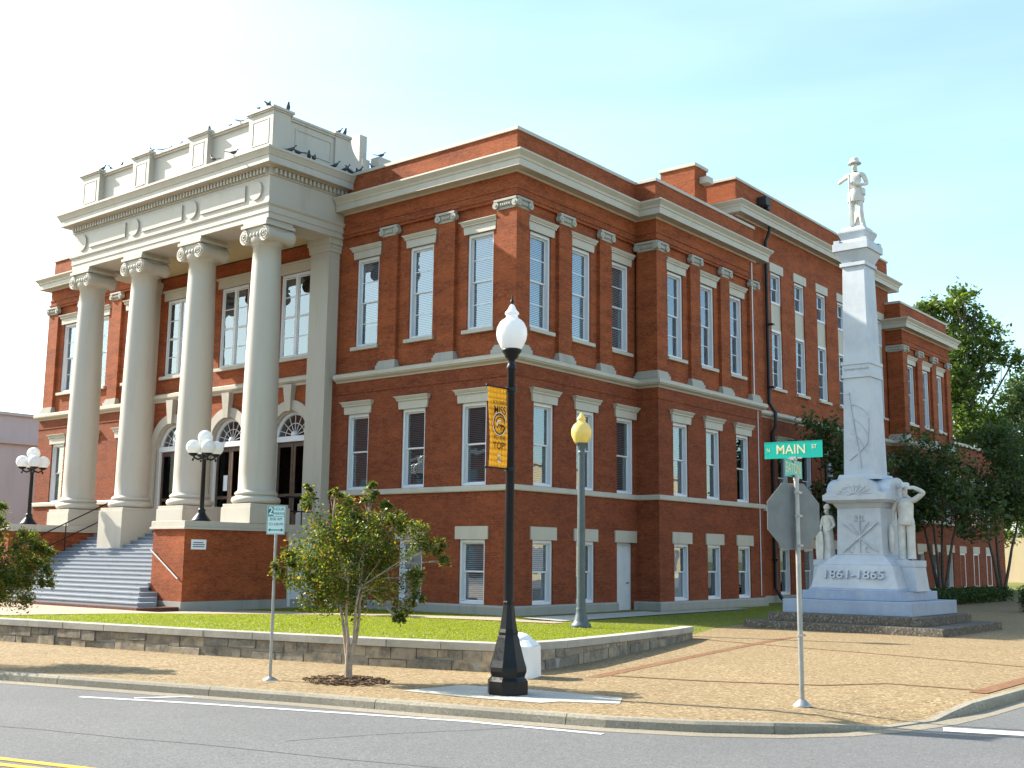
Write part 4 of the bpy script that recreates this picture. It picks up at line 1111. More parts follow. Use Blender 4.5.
b = MB(); disc_strip(b, [(cy + .15 * math.cos(t), cz + .172 * math.sin(t)) for t in [R(q) for q in range(20, 331, 10)]], .012, .045); disc_strip(b, [(cy + .06 * math.cos(t), cz - .0 + .05 * math.sin(t)) for t in [R(q) for q in range(60, 240, 20)]], .025, .046)
b.build("emblem_highlight", M['banner_white'], bn)
b = MB(); disc_strip(b, [(-.34, .2), (-.30, .13), (-.34, .08)], .03, .036); disc_strip(b, [(-.29, .2), (-.32, .14), (-.29, .08)], .02, .036); b.build("small_mark", M['banner_white'], bn)

# grey lamp on the lawn
gx, gy = 5.4, -3.7
gz = lawn_z(gx, gy)
gl = thing("street_lamp", "slim grey lamp post with a yellowed acorn globe standing on the lawn", "street lamp", (gx, gy, gz))
b = MB(); b.lathe([(.27, 0), (.29, .03), (.27, .10), (.22, .14), (.20, .2), (.15, .36), (.13, .45), (.145, .50), (.13, .54)], n=20); b.build("base", M['grey_paint'], gl)
b = MB(); b.lathe([(.125, .5), (.12, 1.5), (.095, 4.75), (.11, 4.77), (.11, 4.82), (.09, 4.86), (.13, 5.0), (.17, 5.06), (.17, 5.10)], n=14, smooth=False); b.build("pole", M['grey_paint'], gl)
acorn(gl, 5.08, .29, .86, M['globe_yellow'], False)

# globe clusters on the podiums
def cluster(label, x, y, ph):
    t = thing("globe_lamp", label, "street lamp", (x, y, 3.10), ph, "globe cluster lamps on the podiums of the steps")
    b = MB(); b.lathe([(.34, 0), (.35, .04), (.30, .10), (.16, .28), (.13, .36), (.15, .40), (.10, .46)], n=16); b.build("base", M['black'], t)
    b = MB(); b.lathe([(.085, .44), (.07, 2.25), (.10, 2.27), (.12, 2.34), (.10, 2.40), (.06, 2.46), (.10, 2.64), (.11, 2.70)], n=14); b.build("pole", M['black'], t)
    spots = [(0, 0, 2.70)]
    for k in range(4):
        a = PI / 4 + k * PI / 2; c, s = math.cos(a), math.sin(a); spots.append((.40 * c, .40 * s, 2.34))
        b = MB(); b.tube([(.08 * c, .08 * s, 2.22), (.22 * c, .22 * s, 2.16), (.36 * c, .36 * s, 2.22), (.40 * c, .40 * s, 2.34)], .035, 8); b.lathe([(.05, 2.26), (.15, 2.32), (.16, 2.37)], .40 * c, .40 * s, 0, 12); b.lathe([(.02, 2.10), (.045, 2.15), (.02, 2.2)], .40 * c, .40 * s, 0, 8); b.build("arm", M['black'], t)
    for p in spots:
        b = MB(); b.sphere((p[0], p[1], p[2] + .24), .26, 20, 12); b.build("globe", M['globe'], t)
cluster("black lamp with white globes on the podium nearer the retaining wall, beside the plaque", -9.48, -5.5, .45)
cluster("black lamp with white globes on the farther podium, in front of the pale grey building", -21.15, -5.5, .45)

# street name and stop sign post
sx_, sy_ = 16.72, -14.34
sp = thing("sign_post", "steel post with green street name blades above the grey back of a stop sign", "street sign", (sx_, sy_, 0))
b = MB(); b.lathe([(.13, 0), (.13, .012), (.085, .05), (.06, .08), (.038, .09)], n=18); b.build("base", M['grey_metal'], sp)
b = MB(); b.lathe([(.036, .05), (.036, 3.18)], n=12); b.lathe([(.042, 3.14), (.042, 3.22)], n=12)
for z in (.95, 2.2, 2.62, 2.95): b.lathe([(.045, z), (.045, z + .03)], n=12); b.box(-.01, .06, -.05, .05, z, z + .03)
b.build("post", M['grey_metal'], sp)
o8 = MB(); Ro = .475 / math.cos(PI / 8)
o8.prism([(Ro * math.cos(PI / 8 + k * PI / 4), 2.63 + Ro * math.sin(PI / 8 + k * PI / 4)) for k in range(8)], lambda u, v, d: (u, d, v), .045, .049); stp = o8.build("stop_panel", M['sign_back'], sp); stp.rotation_euler = (0, 0, R(65)); stp.location = (-.02, .0, 0)
o8 = MB(); o8.prism([(Ro * .97 * math.cos(PI / 8 + k * PI / 4), 2.63 + Ro * .97 * math.sin(PI / 8 + k * PI / 4)) for k in range(8)], lambda u, v, d: (u, d, v), .0492, .0505); o8.build("stop_face", M['red'], stp)
def blade(name, L, H, z, az, body, ls, suffix, pre=None):
    t = MB(); t.box(-L / 2, L / 2, -.0015, .0015, 0, H); t.box(-L / 2, L / 2, -.004, .004, -.004, .006); t.box(-L / 2, L / 2, -.004, .004, H - .006, H + .004)
    o = t.build(name, M['sign_green'], sp, (-.045, .02, z), az)
    letters("lettering", body, ls, M['sign_letter'], o, (-.04 * L, -.003, H / 2), (PI / 2, 0, 0), .0008, sx=.95, bold=.0015)
    letters("lettering", suffix, ls * .42, M['sign_letter'], o, (L * .36, -.003, H * .64), (PI / 2, 0, 0), .0008, sx=.9, bold=.001)
    if pre: letters("lettering", pre, ls * .42, M['sign_letter'], o, (-L * .43, -.003, H / 2), (PI / 2, 0, 0), .0008, sx=.9)
    return o
blade("name_blade", .86, .235, 3.47, R(6), "MAIN", .19, "ST", "N")
blade("name_blade", .72, .24, 3.19, R(96), "EATON", .20, "ST")
b = MB(); b.box(-.095, .005, .0, .04, 3.43, 3.485); b.box(-.18, .09, .008, .032, 3.455, 3.475); b.box(-.065, -.025, -.01, .05, 3.40, 3.46); b.build("bracket", M['grey_metal'], sp)

# parking limit sign
t2 = thing("parking_sign", "small white and green two hour parking sign on a thin steel post by the kerb", "parking sign", (8.95, -17.37, 0), R(32))
b = MB(); b.lathe([(.12, 0), (.12, .01), (.05, .05), (.025, .06)], n=14); b.build("base", M['grey_metal'], t2)
b = MB(); b.lathe([(.027, .04), (.027, 2.62)], n=10); b.build("post", M['grey_metal'], t2)
b = MB(); b.box(-.155, .155, -.034, -.030, 2.33, 2.80); pnl = b.build("panel", M['sign_white'], t2)
b = MB()
for q in ((-.148, .148, 2.788, 2.794), (-.148, .148, 2.336, 2.342), (-.148, -.142, 2.342, 2.788), (.142, .148, 2.342, 2.788), (-.142, .142, 2.622, 2.628)): b.box(q[0], q[1], -.0365, -.034, q[2], q[3])
b.box(-.138, -.05, -.0362, -.034, 2.635, 2.78)
b.box(-.09, .09, -.0362, -.034, 2.395, 2.411)
for s in (-1, 1): b.prism([(s * .09, 2.375), (s * .13, 2.403), (s * .09, 2.431)], lambda u, v, d: (u, d, v), -.0362, -.034)
b.build("border", M['sign_ink'], pnl)
RS = (PI / 2, 0, 0)
letters("lettering", "2", .17, M['sign_white'], pnl, (-.094, -.038, 2.708), RS, .0008, bold=.003)
letters("lettering", "HOUR", .07, M['sign_ink'], pnl, (.045, -.036, 2.742), RS, .0008, sx=.85)
letters("lettering", "PARKING", .06, M['sign_ink'], pnl, (.045, -.036, 2.67), RS, .0008, sx=.8)
letters("lettering", "8:00 AM", .068, M['sign_ink'], pnl, (0, -.036, 2.58), RS, .0008, sx=.9)
letters("lettering", "TO 5:00 PM", .062, M['sign_ink'], pnl, (0, -.036, 2.495), RS, .0008, sx=.8)

# white masonry marker at the wall corner
bo_ = thing("bollard", "squat white masonry bollard with a rounded cap behind the black lamp post", "bollard", (11.5, -14.1, 0), R(20))
b = MB(); b.hexa([(-.31, -.24, 0), (-.24, -.31, 0), (.24, -.31, 0), (.31, -.24, 0), (.31, .24, 0), (.24, .31, 0), (-.24, .31, 0), (-.31, .24, 0)], [(-.30, -.23, .52), (-.23, -.30, .52), (.23, -.30, .52), (.30, -.23, .52), (.30, .23, .52), (.23, .30, .52), (-.23, .30, .52), (-.30, .23, .52)])
b.hexa([(-.30, -.23, .52), (-.23, -.30, .52), (.23, -.30, .52), (.30, -.23, .52), (.30, .23, .52), (.23, .30, .52), (-.23, .30, .52), (-.30, .23, .52)], [(-.20, -.15, .62), (-.15, -.20, .62), (.15, -.20, .62), (.20, -.15, .62), (.20, .15, .62), (.15, .20, .62), (-.15, .20, .62), (-.20, .15, .62)])
b.build("shaft", M['white_paint'], bo_, bevel=.012)
b = MB(); b.lathe([(.23, .59), (.22, .63), (.19, .67), (.13, .71), (.05, .735), (.005, .74)], n=20); b.build("cap", M['white_paint'], bo_)

# ------------------------------------------------------------------ monument
MX, MY = 10.15, 4.95
pf = thing("monument_platform", "two wide exposed aggregate steps carrying the white marble monument", "platform", (10.3, 4.7, 0))
b = MB(); b.box(-2.95, 3.0, -2.7, 2.7, -.05, .22); b.build("lower_step", M['aggregate_dark'], pf, bevel=.015)
b = MB(); b.box(-2.4, 2.25, -2.15, 2.2, .222, .46); b.build("upper_step", M['aggregate_dark'], pf, bevel=.015)
mo = thing("monument", "tall white marble obelisk monument on a stepped base, carved with dates and crossed arms", "monument", (MX, MY, .46))
Z = lambda z: z - .46
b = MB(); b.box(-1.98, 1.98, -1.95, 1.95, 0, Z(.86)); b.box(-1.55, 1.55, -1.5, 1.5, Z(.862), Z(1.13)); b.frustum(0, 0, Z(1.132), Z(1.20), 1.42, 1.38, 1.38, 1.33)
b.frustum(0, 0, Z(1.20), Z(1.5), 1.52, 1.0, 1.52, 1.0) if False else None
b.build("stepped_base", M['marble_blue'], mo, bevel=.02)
b = MB()
b.hexa([(x, y, Z(1.2)) for x, y in ((-1.36, -1.30), (1.36, -1.30), (1.36, 1.30), (-1.36, 1.30))], [(x, y, Z(1.9)) for x, y in ((-1.14, -1.10), (1.14, -1.10), (1.14, 1.10), (-1.14, 1.10))])
b.frustum(0, 0, Z(1.902), Z(2.0), 1.08, 1.04, 1.0, .96)
b.frustum(0, 0, Z(2.0), Z(2.2), 1.0, .96, .75, .74); b.build("date_block", M['marble'], mo, bevel=.012)
for s in (-1, 1):
    b = MB(); b.frustum(s * 1.25, 0, Z(1.132), Z(1.85), .40, .55, .34, .46); b.box(s * 1.25 - .36, s * 1.25 + .36, -.47, .47, Z(1.852), Z(2.05)); b.build("statue_pedestal", M['marble'], mo, bevel=.015)
b = MB(); b.frustum(0, 0, Z(2.2), Z(3.62), .72, .70, .68, .68); b.build("die", M['marble'], mo, bevel=.012)
b = MB(); b.frustum(0, 0, Z(3.62), Z(3.78), .69, .69, .80, .80); b.frustum(0, 0, Z(3.78), Z(3.86), .90, .88, 1.02, 1.0)
# segmental gables on all four faces
def gable(fn):
    pr = [(-1.02, Z(3.86)), (1.02, Z(3.86)), (1.02, Z(4.02))]
    for k in range(15): 
        a = PI * k / 14; pr.append((.72 * math.cos(a), Z(4.12) + .44 * math.sin(a)))
    pr += [(-1.02, Z(4.02))]
    b.prism(pr, fn, -1.0, 1.0)
gable(lambda u, v, d: (u, d, v)); gable(lambda u, v, d: (d * .998, u * .998, v * .999))
b.build("hood", M['marble'], mo, bevel=.01)
b = MB(); b.frustum(0, 0, Z(4.5), Z(4.66), .66, .68, .60, .64); b.frustum(0, 0, Z(4.66), Z(11.35), .475, .56, .355, .43); b.build("obelisk", M['marble'], mo, bevel=.008)
b = MB()
hw = lambda z: .475 - .12 * (z - 4.66) / 6.69
hd = lambda z: .56 - .13 * (z - 4.66) / 6.69
for z0, z1, e in ((7.70, 7.80, .045), (7.80, 8.12, .025), (8.12, 8.22, .06)): b.frustum(0, 0, Z(z0), Z(z1), hw(z0) + e, hd(z0) + e, hw(z1) + e, hd(z1) + e)
b.build("inscribed_band", M['marble'], mo)
b = MB(); zz = 7.96; y = -hd(zz) - .034; rr = random.Random(3)
x = -.36
while x < .36:       # worn raised scrolls of the band
    w = rr.uniform(.03, .07); h = rr.uniform(.05, .10); b.tube([(x + w * .5 + .03 * math.cos(a), y, Z(zz) + h * .5 * math.sin(a)) for a in [q * .7 for q in range(7)]], .012, 5); x += w + .04
b.build("band_carving", M['carve'], mo)
b = MB(); b.frustum(0, 0, Z(11.3), Z(11.42), .42, .5, .42, .5); b.frustum(0, 0, Z(11.42), Z(11.80), .36, .44, .53, .60); b.box(-.58, .58, -.65, .65, Z(11.80), Z(12.05))
for s in (-1, 1):
    for q in range(3): b.box(s * .45 - .1, s * .45 + .1, (q - 1) * .52 - .1, (q - 1) * .52 + .1, Z(12.05), Z(12.16)) if q != 1 else None
b.build("capital_slab", M['marble'], mo, bevel=.012)
b = MB(); b.frustum(0, 0, Z(12.05), Z(12.18), .46, .5, .44, .48); b.frustum(0, 0, Z(12.18), Z(12.42), .36, .4, .46, .5); b.box(-.47, .47, -.5, .5, Z(12.42), Z(12.50)); b.frustum(0, 0, Z(12.50), Z(12.62), .40, .42, .36, .38); b.build("statue_plinth", M['marble'], mo, bevel=.01)
# carvings
ylow = -1.18 + .20 * (1.45 - 1.2) / .55 - .0
dt = letters("date_letters", "1861-1865", .37, M['marble'], mo, (-.02, -1.215, Z(1.60)), (PI / 2 - R(16), 0, 0), .05, sx=1.22, bold=.004)
b = MB(); y = -.715
b.tube([(-.52, y, Z(2.30)), (.58, y, Z(3.18))], [.045, .025], 8); b.tube([(.58, y, Z(2.30)), (-.52, y, Z(3.15))], [.025, .014], 8)
b.tube([(.02, y, Z(2.28)), (.02, y, Z(3.40))], .022, 8); b.tube([(-.14, y, Z(3.25)), (.18, y, Z(3.25))], .018, 6); b.tube([(-.10, y, Z(3.4)), (-.08, y, Z(3.28)), (.0, y, Z(3.24)), (.1, y, Z(3.28)), (.12, y, Z(3.4))], .016, 6)
b.tube([(-.2, y, Z(2.5)), (.3, y, Z(3.2))], .014, 6); b.tube([(.24, y, Z(2.5)), (-.28, y, Z(3.15))], .014, 6)
for s in (-1, 1): b.tube([(s * .26 + .08 * math.cos(q), y, Z(2.37) + .09 * math.sin(q)) for q in [k * .65 for k in range(9)]], .018, 6)
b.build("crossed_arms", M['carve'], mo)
b = MB(); y = -1.01
for k in range(9):
    a = PI * (k + .5) / 9; b.tube([(.12 * math.cos(a), y, Z(4.0) + .06 * math.sin(a)), (.58 * math.cos(a), y, Z(4.0) + .36 * math.sin(a))], [.03, .012], 6)
b.tube([(.5 * math.cos(PI * k / 12), y, Z(3.98) + .3 * math.sin(PI * k / 12)) for k in range(13)], .016, 6); b.build("wreath_carving", M['marble'], mo)
b = MB()      # furled flag on its staff
fy = lambda z: -hd(z) - .012
st_ = [(-.27 + .36 * k / 8, fy(7.2 - 2.35 * k / 8), Z(7.2 - 2.35 * k / 8)) for k in range(9)]; b.tube(st_, .028, 8); b.sphere(st_[0], .05, 8, 6)
for z0, dz, L in ((6.85, -.35, .55), (6.4, -.5, .5), (5.95, -.55, .42)):
    b.tube([(-.2 + L * (k / 6) , fy(z0 + dz * (k / 6) ** 2), Z(z0 + dz * (k / 6) ** 2)) for k in range(7)], .014, 6)
b.tube([(.36, fy(6.4), Z(6.4)), (.34, fy(5.9), Z(5.9)), (.30, fy(5.6), Z(5.6)), (.1, fy(5.4), Z(5.4)), (-.28, fy(5.1), Z(5.1))], .02, 6)
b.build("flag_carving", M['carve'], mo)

# ------------------------------------------------------------------ marble figures
def body_mesh(name, nodes, edges, mat, parent, sub=2):
    """one continuous skinned body; nodes: key -> (x, y, z, rx, ry)"""
    keys = list(nodes); me = bpy.data.meshes.new(name)
    me.from_pydata([nodes[k][:3] for k in keys], [(keys.index(a), keys.index(c)) for a, c in edges], [])
    o = bpy.data.objects.new(name, me); COL.objects.link(o)
    mod = o.modifiers.new("skin", 'SKIN'); mod.use_smooth_shade = True; mod.branch_smoothing = .4
    for i, k in enumerate(keys):
        me.skin_vertices[0].data[i].radius = nodes[k][3:5]; me.skin_vertices[0].data[i].use_root = (i == 0)
    s = o.modifiers.new("sub", 'SUBSURF'); s.levels = sub; s.render_levels = sub
    dg = bpy.context.evaluated_depsgraph_get(); m2 = bpy.data.meshes.new_from_object(o.evaluated_get(dg))
    bpy.data.objects.remove(o); m2.materials.clear(); m2.materials.append(mat)
    for p in m2.polygons: p.use_smooth = True
    return link(name, m2, parent)
def figure(label, loc, rz, scale, pose, group="marble figures of the monument"):
    t = thing("statue", label, "statue", loc, rz, group); t.scale = (scale,) * 3
    N = {'pel': (0, .0, .93, .15, .11), 'wai': (0, .0, 1.08, .135, .10), 'che': (0, .0, 1.28, .175, .12), 'sho': (0, .0, 1.42, .13, .09), 'nec': (0, -.01, 1.50, .055, .055), 'jaw': (0, -.03, 1.57, .068, .08), 'hed': (0, -.02, 1.65, .085, .10), 'crn': (0, -.01, 1.73, .06, .07), 'nos': (0, -.14, 1.61, .016, .02),
         'hl': (.09, 0, .86, .095, .095), 'kl': (.11, -.03, .49, .068, .07), 'cl': (.115, .0, .34, .066, .07), 'al': (.12, .03, .09, .042, .046), 'fl': (.15, -.12, .04, .04, .035),
         'hr': (-.09, 0, .86, .095, .095), 'kr': (-.10, -.02, .49, .068, .07), 'cr': (-.11, .01, .34, .066, .07), 'ar': (-.11, .03, .09, .042, .046), 'fr': (-.14, -.12, .04, .04, .035),
         'sl': (.20, 0, 1.40, .072, .07), 'el': (.27, .03, 1.12, .048, .048), 'wl': (.27, -.06, .90, .036, .034), 'ml': (.27, -.09, .81, .035, .03),
         'sr': (-.20, 0, 1.40, .072, .07), 'er': (-.27, .03, 1.12, .048, .048), 'wr': (-.27, -.06, .90, .036, .034), 'mr': (-.27, -.09, .81, .035, .03)}
    N.update(pose.get('nodes', {}))
    E = [('pel', 'wai'), ('wai', 'che'), ('che', 'sho'), ('sho', 'nec'), ('nec', 'jaw'), ('jaw', 'hed'), ('hed', 'crn'), ('jaw', 'nos'),
         ('pel', 'hl'), ('hl', 'kl'), ('kl', 'cl'), ('cl', 'al'), ('al', 'fl'), ('pel', 'hr'), ('hr', 'kr'), ('kr', 'cr'), ('cr', 'ar'), ('ar', 'fr'),
         ('sho', 'sl'), ('sl', 'el'), ('el', 'wl'), ('wl', 'ml'), ('sho', 'sr'), ('sr', 'er'), ('er', 'wr'), ('wr', 'mr')]
    body_mesh("body", N, E, M['statue'], t)
    hands = MB()
    for hk, wk in (('ml', 'wl'), ('mr', 'wr')):
        p, q = Vector(N[hk][:3]), Vector(N[wk][:3]); d = (p - q).normalized(); a = d.cross(Vector((0, -1, .1))).normalized(); nn = a.cross(d)
        for k in range(4):
            s0 = p + a * (k - 1.5) * .018; L = (.055, .068, .064, .05)[k]
            hands.tube([s0, s0 + d * L * .6 + nn * .008, s0 + d * L + nn * .03], [.011, .010, .007], 6)
        hands.tube([p + a * .03 - d * .02, p + a * .055 + d * .02, p + a * .05 + d * .05], [.012, .011, .008], 6)
    hands.build("fingers", M['statue'], t)
    return t, N
# soldier on the top, leaning on his rifle
top, N = figure("marble soldier with a brimmed hat leaning on a rifle at the top of the obelisk", (MX, MY, 12.62), R(8), 1.29, {'nodes': {
    'sr': (-.20, 0, 1.40, .072, .07), 'er': (-.40, -.08, 1.22, .05, .05), 'wr': (-.17, -.20, 1.30, .038, .036), 'mr': (-.11, -.22, 1.31, .036, .032),
    'el': (.29, .02, 1.14, .052, .052), 'wl': (.10, -.20, 1.10, .038, .036), 'ml': (.0, -.22, 1.12, .036, .032),
    'kl': (.13, -.09, .49, .07, .07), 'cl': (.13, -.05, .34, .064, .068), 'al': (.14, -.03, .09, .044, .046), 'fl': (.18, -.18, .04, .04, .035)}})
b = MB(); b.lathe([(.165, 1.70), (.17, 1.712), (.15, 1.73), (.11, 1.745), (.11, 1.80), (.09, 1.85), (.03, 1.87), (.0, 1.86)], 0, -.01, 0, 20); b.build("hat", M['statue'], top)
b = MB(); b.lathe([(.20, .70), (.215, .78), (.185, .95), (.15, 1.06), (.155, 1.10), (.15, 1.13)], 0, 0, 0, 18); b.box(-.16, .16, -.155, -.12, 1.05, 1.11); b.box(.15, .23, -.1, .06, .86, 1.02); b.build("coat_skirt", M['statue'], top)
b = MB(); b.tube([(-.10, -.25, 1.36), (-.08, -.27, .75), (-.07, -.28, .45)], .02, 8); b.hexa([(-.10, -.31, .02), (-.03, -.31, .02), (-.03, -.23, .02), (-.10, -.23, .02)], [(-.09, -.30, .5), (-.05, -.30, .5), (-.05, -.26, .5), (-.09, -.26, .5)]); b.build("rifle", M['statue'], top)
b = MB(); b.lathe([(.20, 0), (.17, .1), (.13, .32), (.11, .5), (.09, .52)], .02, .2, 0, 14); b.build("tree_stump", M['statue'], top)
# figure shading the eyes, beside the die
rgt, N = figure("marble figure in jacket and trousers shading the eyes with a raised arm, nearer the hedge", (MX + 1.22, MY - .05, 2.05), R(6), 1.27, {'nodes': {
    'sl': (.21, 0, 1.42, .085, .08), 'el': (.46, -.04, 1.60, .068, .066), 'wl': (.24, -.16, 1.72, .05, .048), 'ml': (.12, -.19, 1.70, .042, .034), 'che': (0, .0, 1.28, .195, .14), 'sr': (-.21, 0, 1.40, .085, .08),
    'er': (-.30, .02, 1.13, .05, .05), 'wr': (-.29, -.06, .92, .038, .036), 'mr': (-.29, -.08, .85, .036, .032)}})
b = MB(); b.lathe([(.16, 1.72), (.165, 1.735), (.12, 1.75), (.115, 1.82), (.08, 1.85), (.0, 1.855)], 0, -.01, 0, 16); b.build("hat", M['statue'], rgt)
b = MB(); b.lathe([(.195, .84), (.20, .92), (.175, 1.02), (.185, 1.2), (.19, 1.3), (.17, 1.38)], 0, 0, 0, 18); b.build("jacket", M['statue'], rgt)
b = MB(); b.lathe([(.105, .03), (.10, .2), (.095, .5), (.105, .84)], .105, 0, 0, 14); b.lathe([(.105, .03), (.10, .2), (.095, .5), (.105, .84)], -.105, 0, 0, 14); b.build("trousers", M['statue'], rgt)
b = MB(); b.lathe([(.02, .16), (.06, .2), (.075, .5), (.06, .8), (.03, .86)], -.33, -.06, 0, 12); b.build("draped_cloth", M['statue'], rgt)
# robed figure with a shield on the other side
lft, N = figure("marble robed figure in a helmet holding a tall shield, nearer the stop sign", (MX - 1.25, MY - .12, 2.05), R(-20), .94, {'nodes': {
    'wl': (.24, -.14, 1.0, .036, .034), 'ml': (.22, -.19, .95, .035, .03), 'er': (-.26, -.03, 1.12, .048, .048), 'wr': (-.16, -.2, 1.0, .036, .034), 'mr': (-.1, -.22, .98, .035, .03)}})
b = MB(); b.lathe([(.11, 1.69), (.115, 1.75), (.08, 1.82), (.03, 1.86), (.0, 1.87)], 0, -.01, 0, 14); b.build("helmet", M['statue'], lft)
rb = MB(); n = 28; prof = [(.27, .0), (.25, .3), (.22, .6), (.20, .9), (.165, 1.08), (.19, 1.25), (.16, 1.40)]; vs = []; fs = []
for r_, z in prof:
    for k in range(n):
        a = 2 * PI * k / n; q = r_ * (1 + .07 * math.sin(a * 7) * (1 - z / 1.5)); vs.append((q * math.cos(a), q * .8 * math.sin(a), z))
for j in range(len(prof) - 1):
    for k in range(n): fs.append((j * n + k, j * n + (k + 1) % n, (j + 1) * n + (k + 1) % n, (j + 1) * n + k))
rb.raw(vs, fs, True); rb.build("robe", M['statue'], lft)
b = MB(); b.prism([(-.16, .0), (.12, .0), (.15, .5), (.12, .9), (-.02, 1.0), (-.16, .9), (-.19, .5)], lambda u, v, d: (u - .1, d, v), -.30, -.25); b.build("shield", M['statue'], lft, bevel=.015)

# ------------------------------------------------------------------ pigeons
pg = MB(); vs = []
ring = [(-.17, .10, .012, .010), (-.10, .105, .035, .022), (-.03, .115, .058, .05), (.04, .135, .062, .06), (.09, .17, .05, .05), (.115, .215, .034, .034), (.13, .25, .030, .032), (.15, .265, .022, .024), (.17, .262, .008, .008), (.195, .255, .003, .003)]
n = 12
for x, z, ry, rz_ in ring:
    for k in range(n):
        a = 2 * PI * k / n; vs.append((x, ry * math.cos(a), z + rz_ * math.sin(a)))
fs = [(j * n + k, j * n + (k + 1) % n, (j + 1) * n + (k + 1) % n, (j + 1) * n + k) for j in range(len(ring) - 1) for k in range(n)]
pg.raw(vs, fs, True); pg.face(vs[:n]); pg.face(vs[-n:])
pg.raw([(-.31, -.035, .085), (-.31, .035, .085), (-.13, .03, .11), (-.13, -.03, .11), (-.31, -.035, .078), (-.31, .035, .078), (-.13, .03, .095), (-.13, -.03, .095)], [(0, 1, 2, 3), (7, 6, 5, 4), (0, 3, 7, 4), (1, 5, 6, 2), (0, 4, 5, 1), (3, 2, 6, 7)])
for s in (-1, 1): pg.tube([(.01, s * .028, .09), (.01, s * .03, .0)], .006, 5); pg.tube([(-.01, s * .03, .004), (.035, s * .03, .004)], .006, 5)
first = pg.build("pigeon", M['pigeon']); first.scale = (1.15,) * 3
rnd = random.Random(8)
def pig_front(xs, z, y, where):
    return [((x, y, z), "%s pigeon from the far end of %s" % (o_, where)) for x, o_ in zip(xs, ORD)]
ORD = ["first", "second", "third", "fourth", "fifth", "sixth", "seventh", "eighth", "ninth", "tenth", "eleventh", "twelfth", "thirteenth"]
spots = []
spots += [((-22.0, -3.3, 18.76), "pigeon at the outer edge of the farthest portico pedestal top"), ((-21.5, -3.3, 18.76), "pigeon in the middle of the farthest portico pedestal top"), ((-21.0, -3.4, 18.76), "pigeon at the inner edge of the farthest portico pedestal top")]
spots += [((-19.75, -3.25, 18.64), "nearer of the two pigeons on the farthest front parapet span"), ((-20.35, -3.25, 18.64), "farther of the two pigeons on the farthest front parapet span")]
spots += [((-17.2, -3.4, 18.76), "lone pigeon on the second pedestal top from the far end of the portico")]
spots += [((-16.3, -3.25, 18.64), "farthest of the three pigeons on the middle front parapet span"), ((-15.5, -3.25, 18.64), "middle one of the three pigeons on the middle front parapet span"), ((-14.7, -3.25, 18.64), "nearest of the three pigeons on the middle front parapet span")]
spots += [((-13.2, -3.4, 18.76), "lone pigeon on the third pedestal top from the far end of the portico")]
spots += [((-12.0, -3.25, 18.64), "farthest of the three pigeons on the nearest front parapet span"), ((-11.2, -3.25, 18.64), "middle one of the three pigeons on the nearest front parapet span"), ((-10.75, -3.25, 18.64), "nearest of the three pigeons on the nearest front parapet span")]
spots += [((-10.0, -3.45, 18.76), "pigeon at the far edge of the corner pedestal top"), ((-9.25, -3.62, 18.76), "pigeon at the front corner of the corner pedestal top"), ((-9.35, -3.3, 18.76), "pigeon behind the front corner of the corner pedestal top"), ((-8.95, -2.9, 18.76), "pigeon at the rear edge of the corner pedestal top")]
spots += [((-9.05, -.25, 18.66), "farther of the two pigeons on the rear pedestal of the portico side"), ((-9.0, .05, 18.66), "nearer of the two pigeons on the rear pedestal of the portico side")]
spots += [((-8.45, y, 16.93), "%s pigeon along the side ledge of the portico cornice, counted from the street" % o_) for y, o_ in zip((-3.1, -2.75, -2.2, -1.95, -.9, -.35, -.05, .35), ORD)]
spots += [((-8.95, 2.1, 18.35), "pigeon on the small block at the foot of the portico scroll"), ((-7.3, .12, 16.90), "pigeon standing alone on the brick wing parapet beside the portico"), ((-8.2, .12, 16.90), "pigeon on the brick wing parapet right against the portico scroll")]
spots += [((-11.6, -4.25, 16.92), "farther of the two pigeons on the front ledge of the portico cornice"), ((-10.4, -4.25, 16.92), "nearer of the two pigeons on the front ledge of the portico cornice")]
for i, (p, lab) in enumerate(spots):
    o = first if i == 0 else first.copy()
    if i: COL.objects.link(o)
    o.location = p; o.rotation_euler = (0, 0, rnd.uniform(0, 6.28)); s = rnd.uniform(1.15, 1.35); o.scale = (s, s, s)
    tag(o, lab, "pigeon", "pigeons perched on the courthouse")

# ------------------------------------------------------------------ trees and shrubs
def leaf_object(name, centres, size, mat, parent, seed, aspect=.5, up=0.25):
    """many separate leaf faces, bent along the midrib"""
    rg = np.random.default_rng(seed); C = np.asarray(centres); k = len(C)
    d = rg.normal(size=(k, 3)); d[:, 2] *= .7; d /= np.linalg.norm(d, axis=1)[:, None]
    q = rg.normal(size=(k, 3)); q[:, 2] += up * 4; n_ = np.cross(d, q); n_ /= np.linalg.norm(n_, axis=1)[:, None] + 1e-9
    s = size * rg.uniform(.6, 1.35, k)[:, None]
    mid = C + d * s * .1; w = n_ * s * aspect; nn = np.cross(d, n_)
    A = C - d * s; B = C + d * s - nn * s * .18; L = mid + w + nn * s * .12; Rr = mid - w + nn * s * .12
    V = np.stack([A, L, B, Rr], 1).reshape(-1, 3)
    me = bpy.data.meshes.new(name); me.vertices.add(4 * k); me.vertices.foreach_set("co", V.ravel().astype(np.float32))
    me.loops.add(4 * k); me.loops.foreach_set("vertex_index", np.arange(4 * k, dtype=np.int32))
    me.polygons.add(k); me.polygons.foreach_set("loop_start", np.arange(0, 4 * k, 4, dtype=np.int32)); me.update(calc_edges=True)
    me.materials.append(mat); return link(name, me, parent)
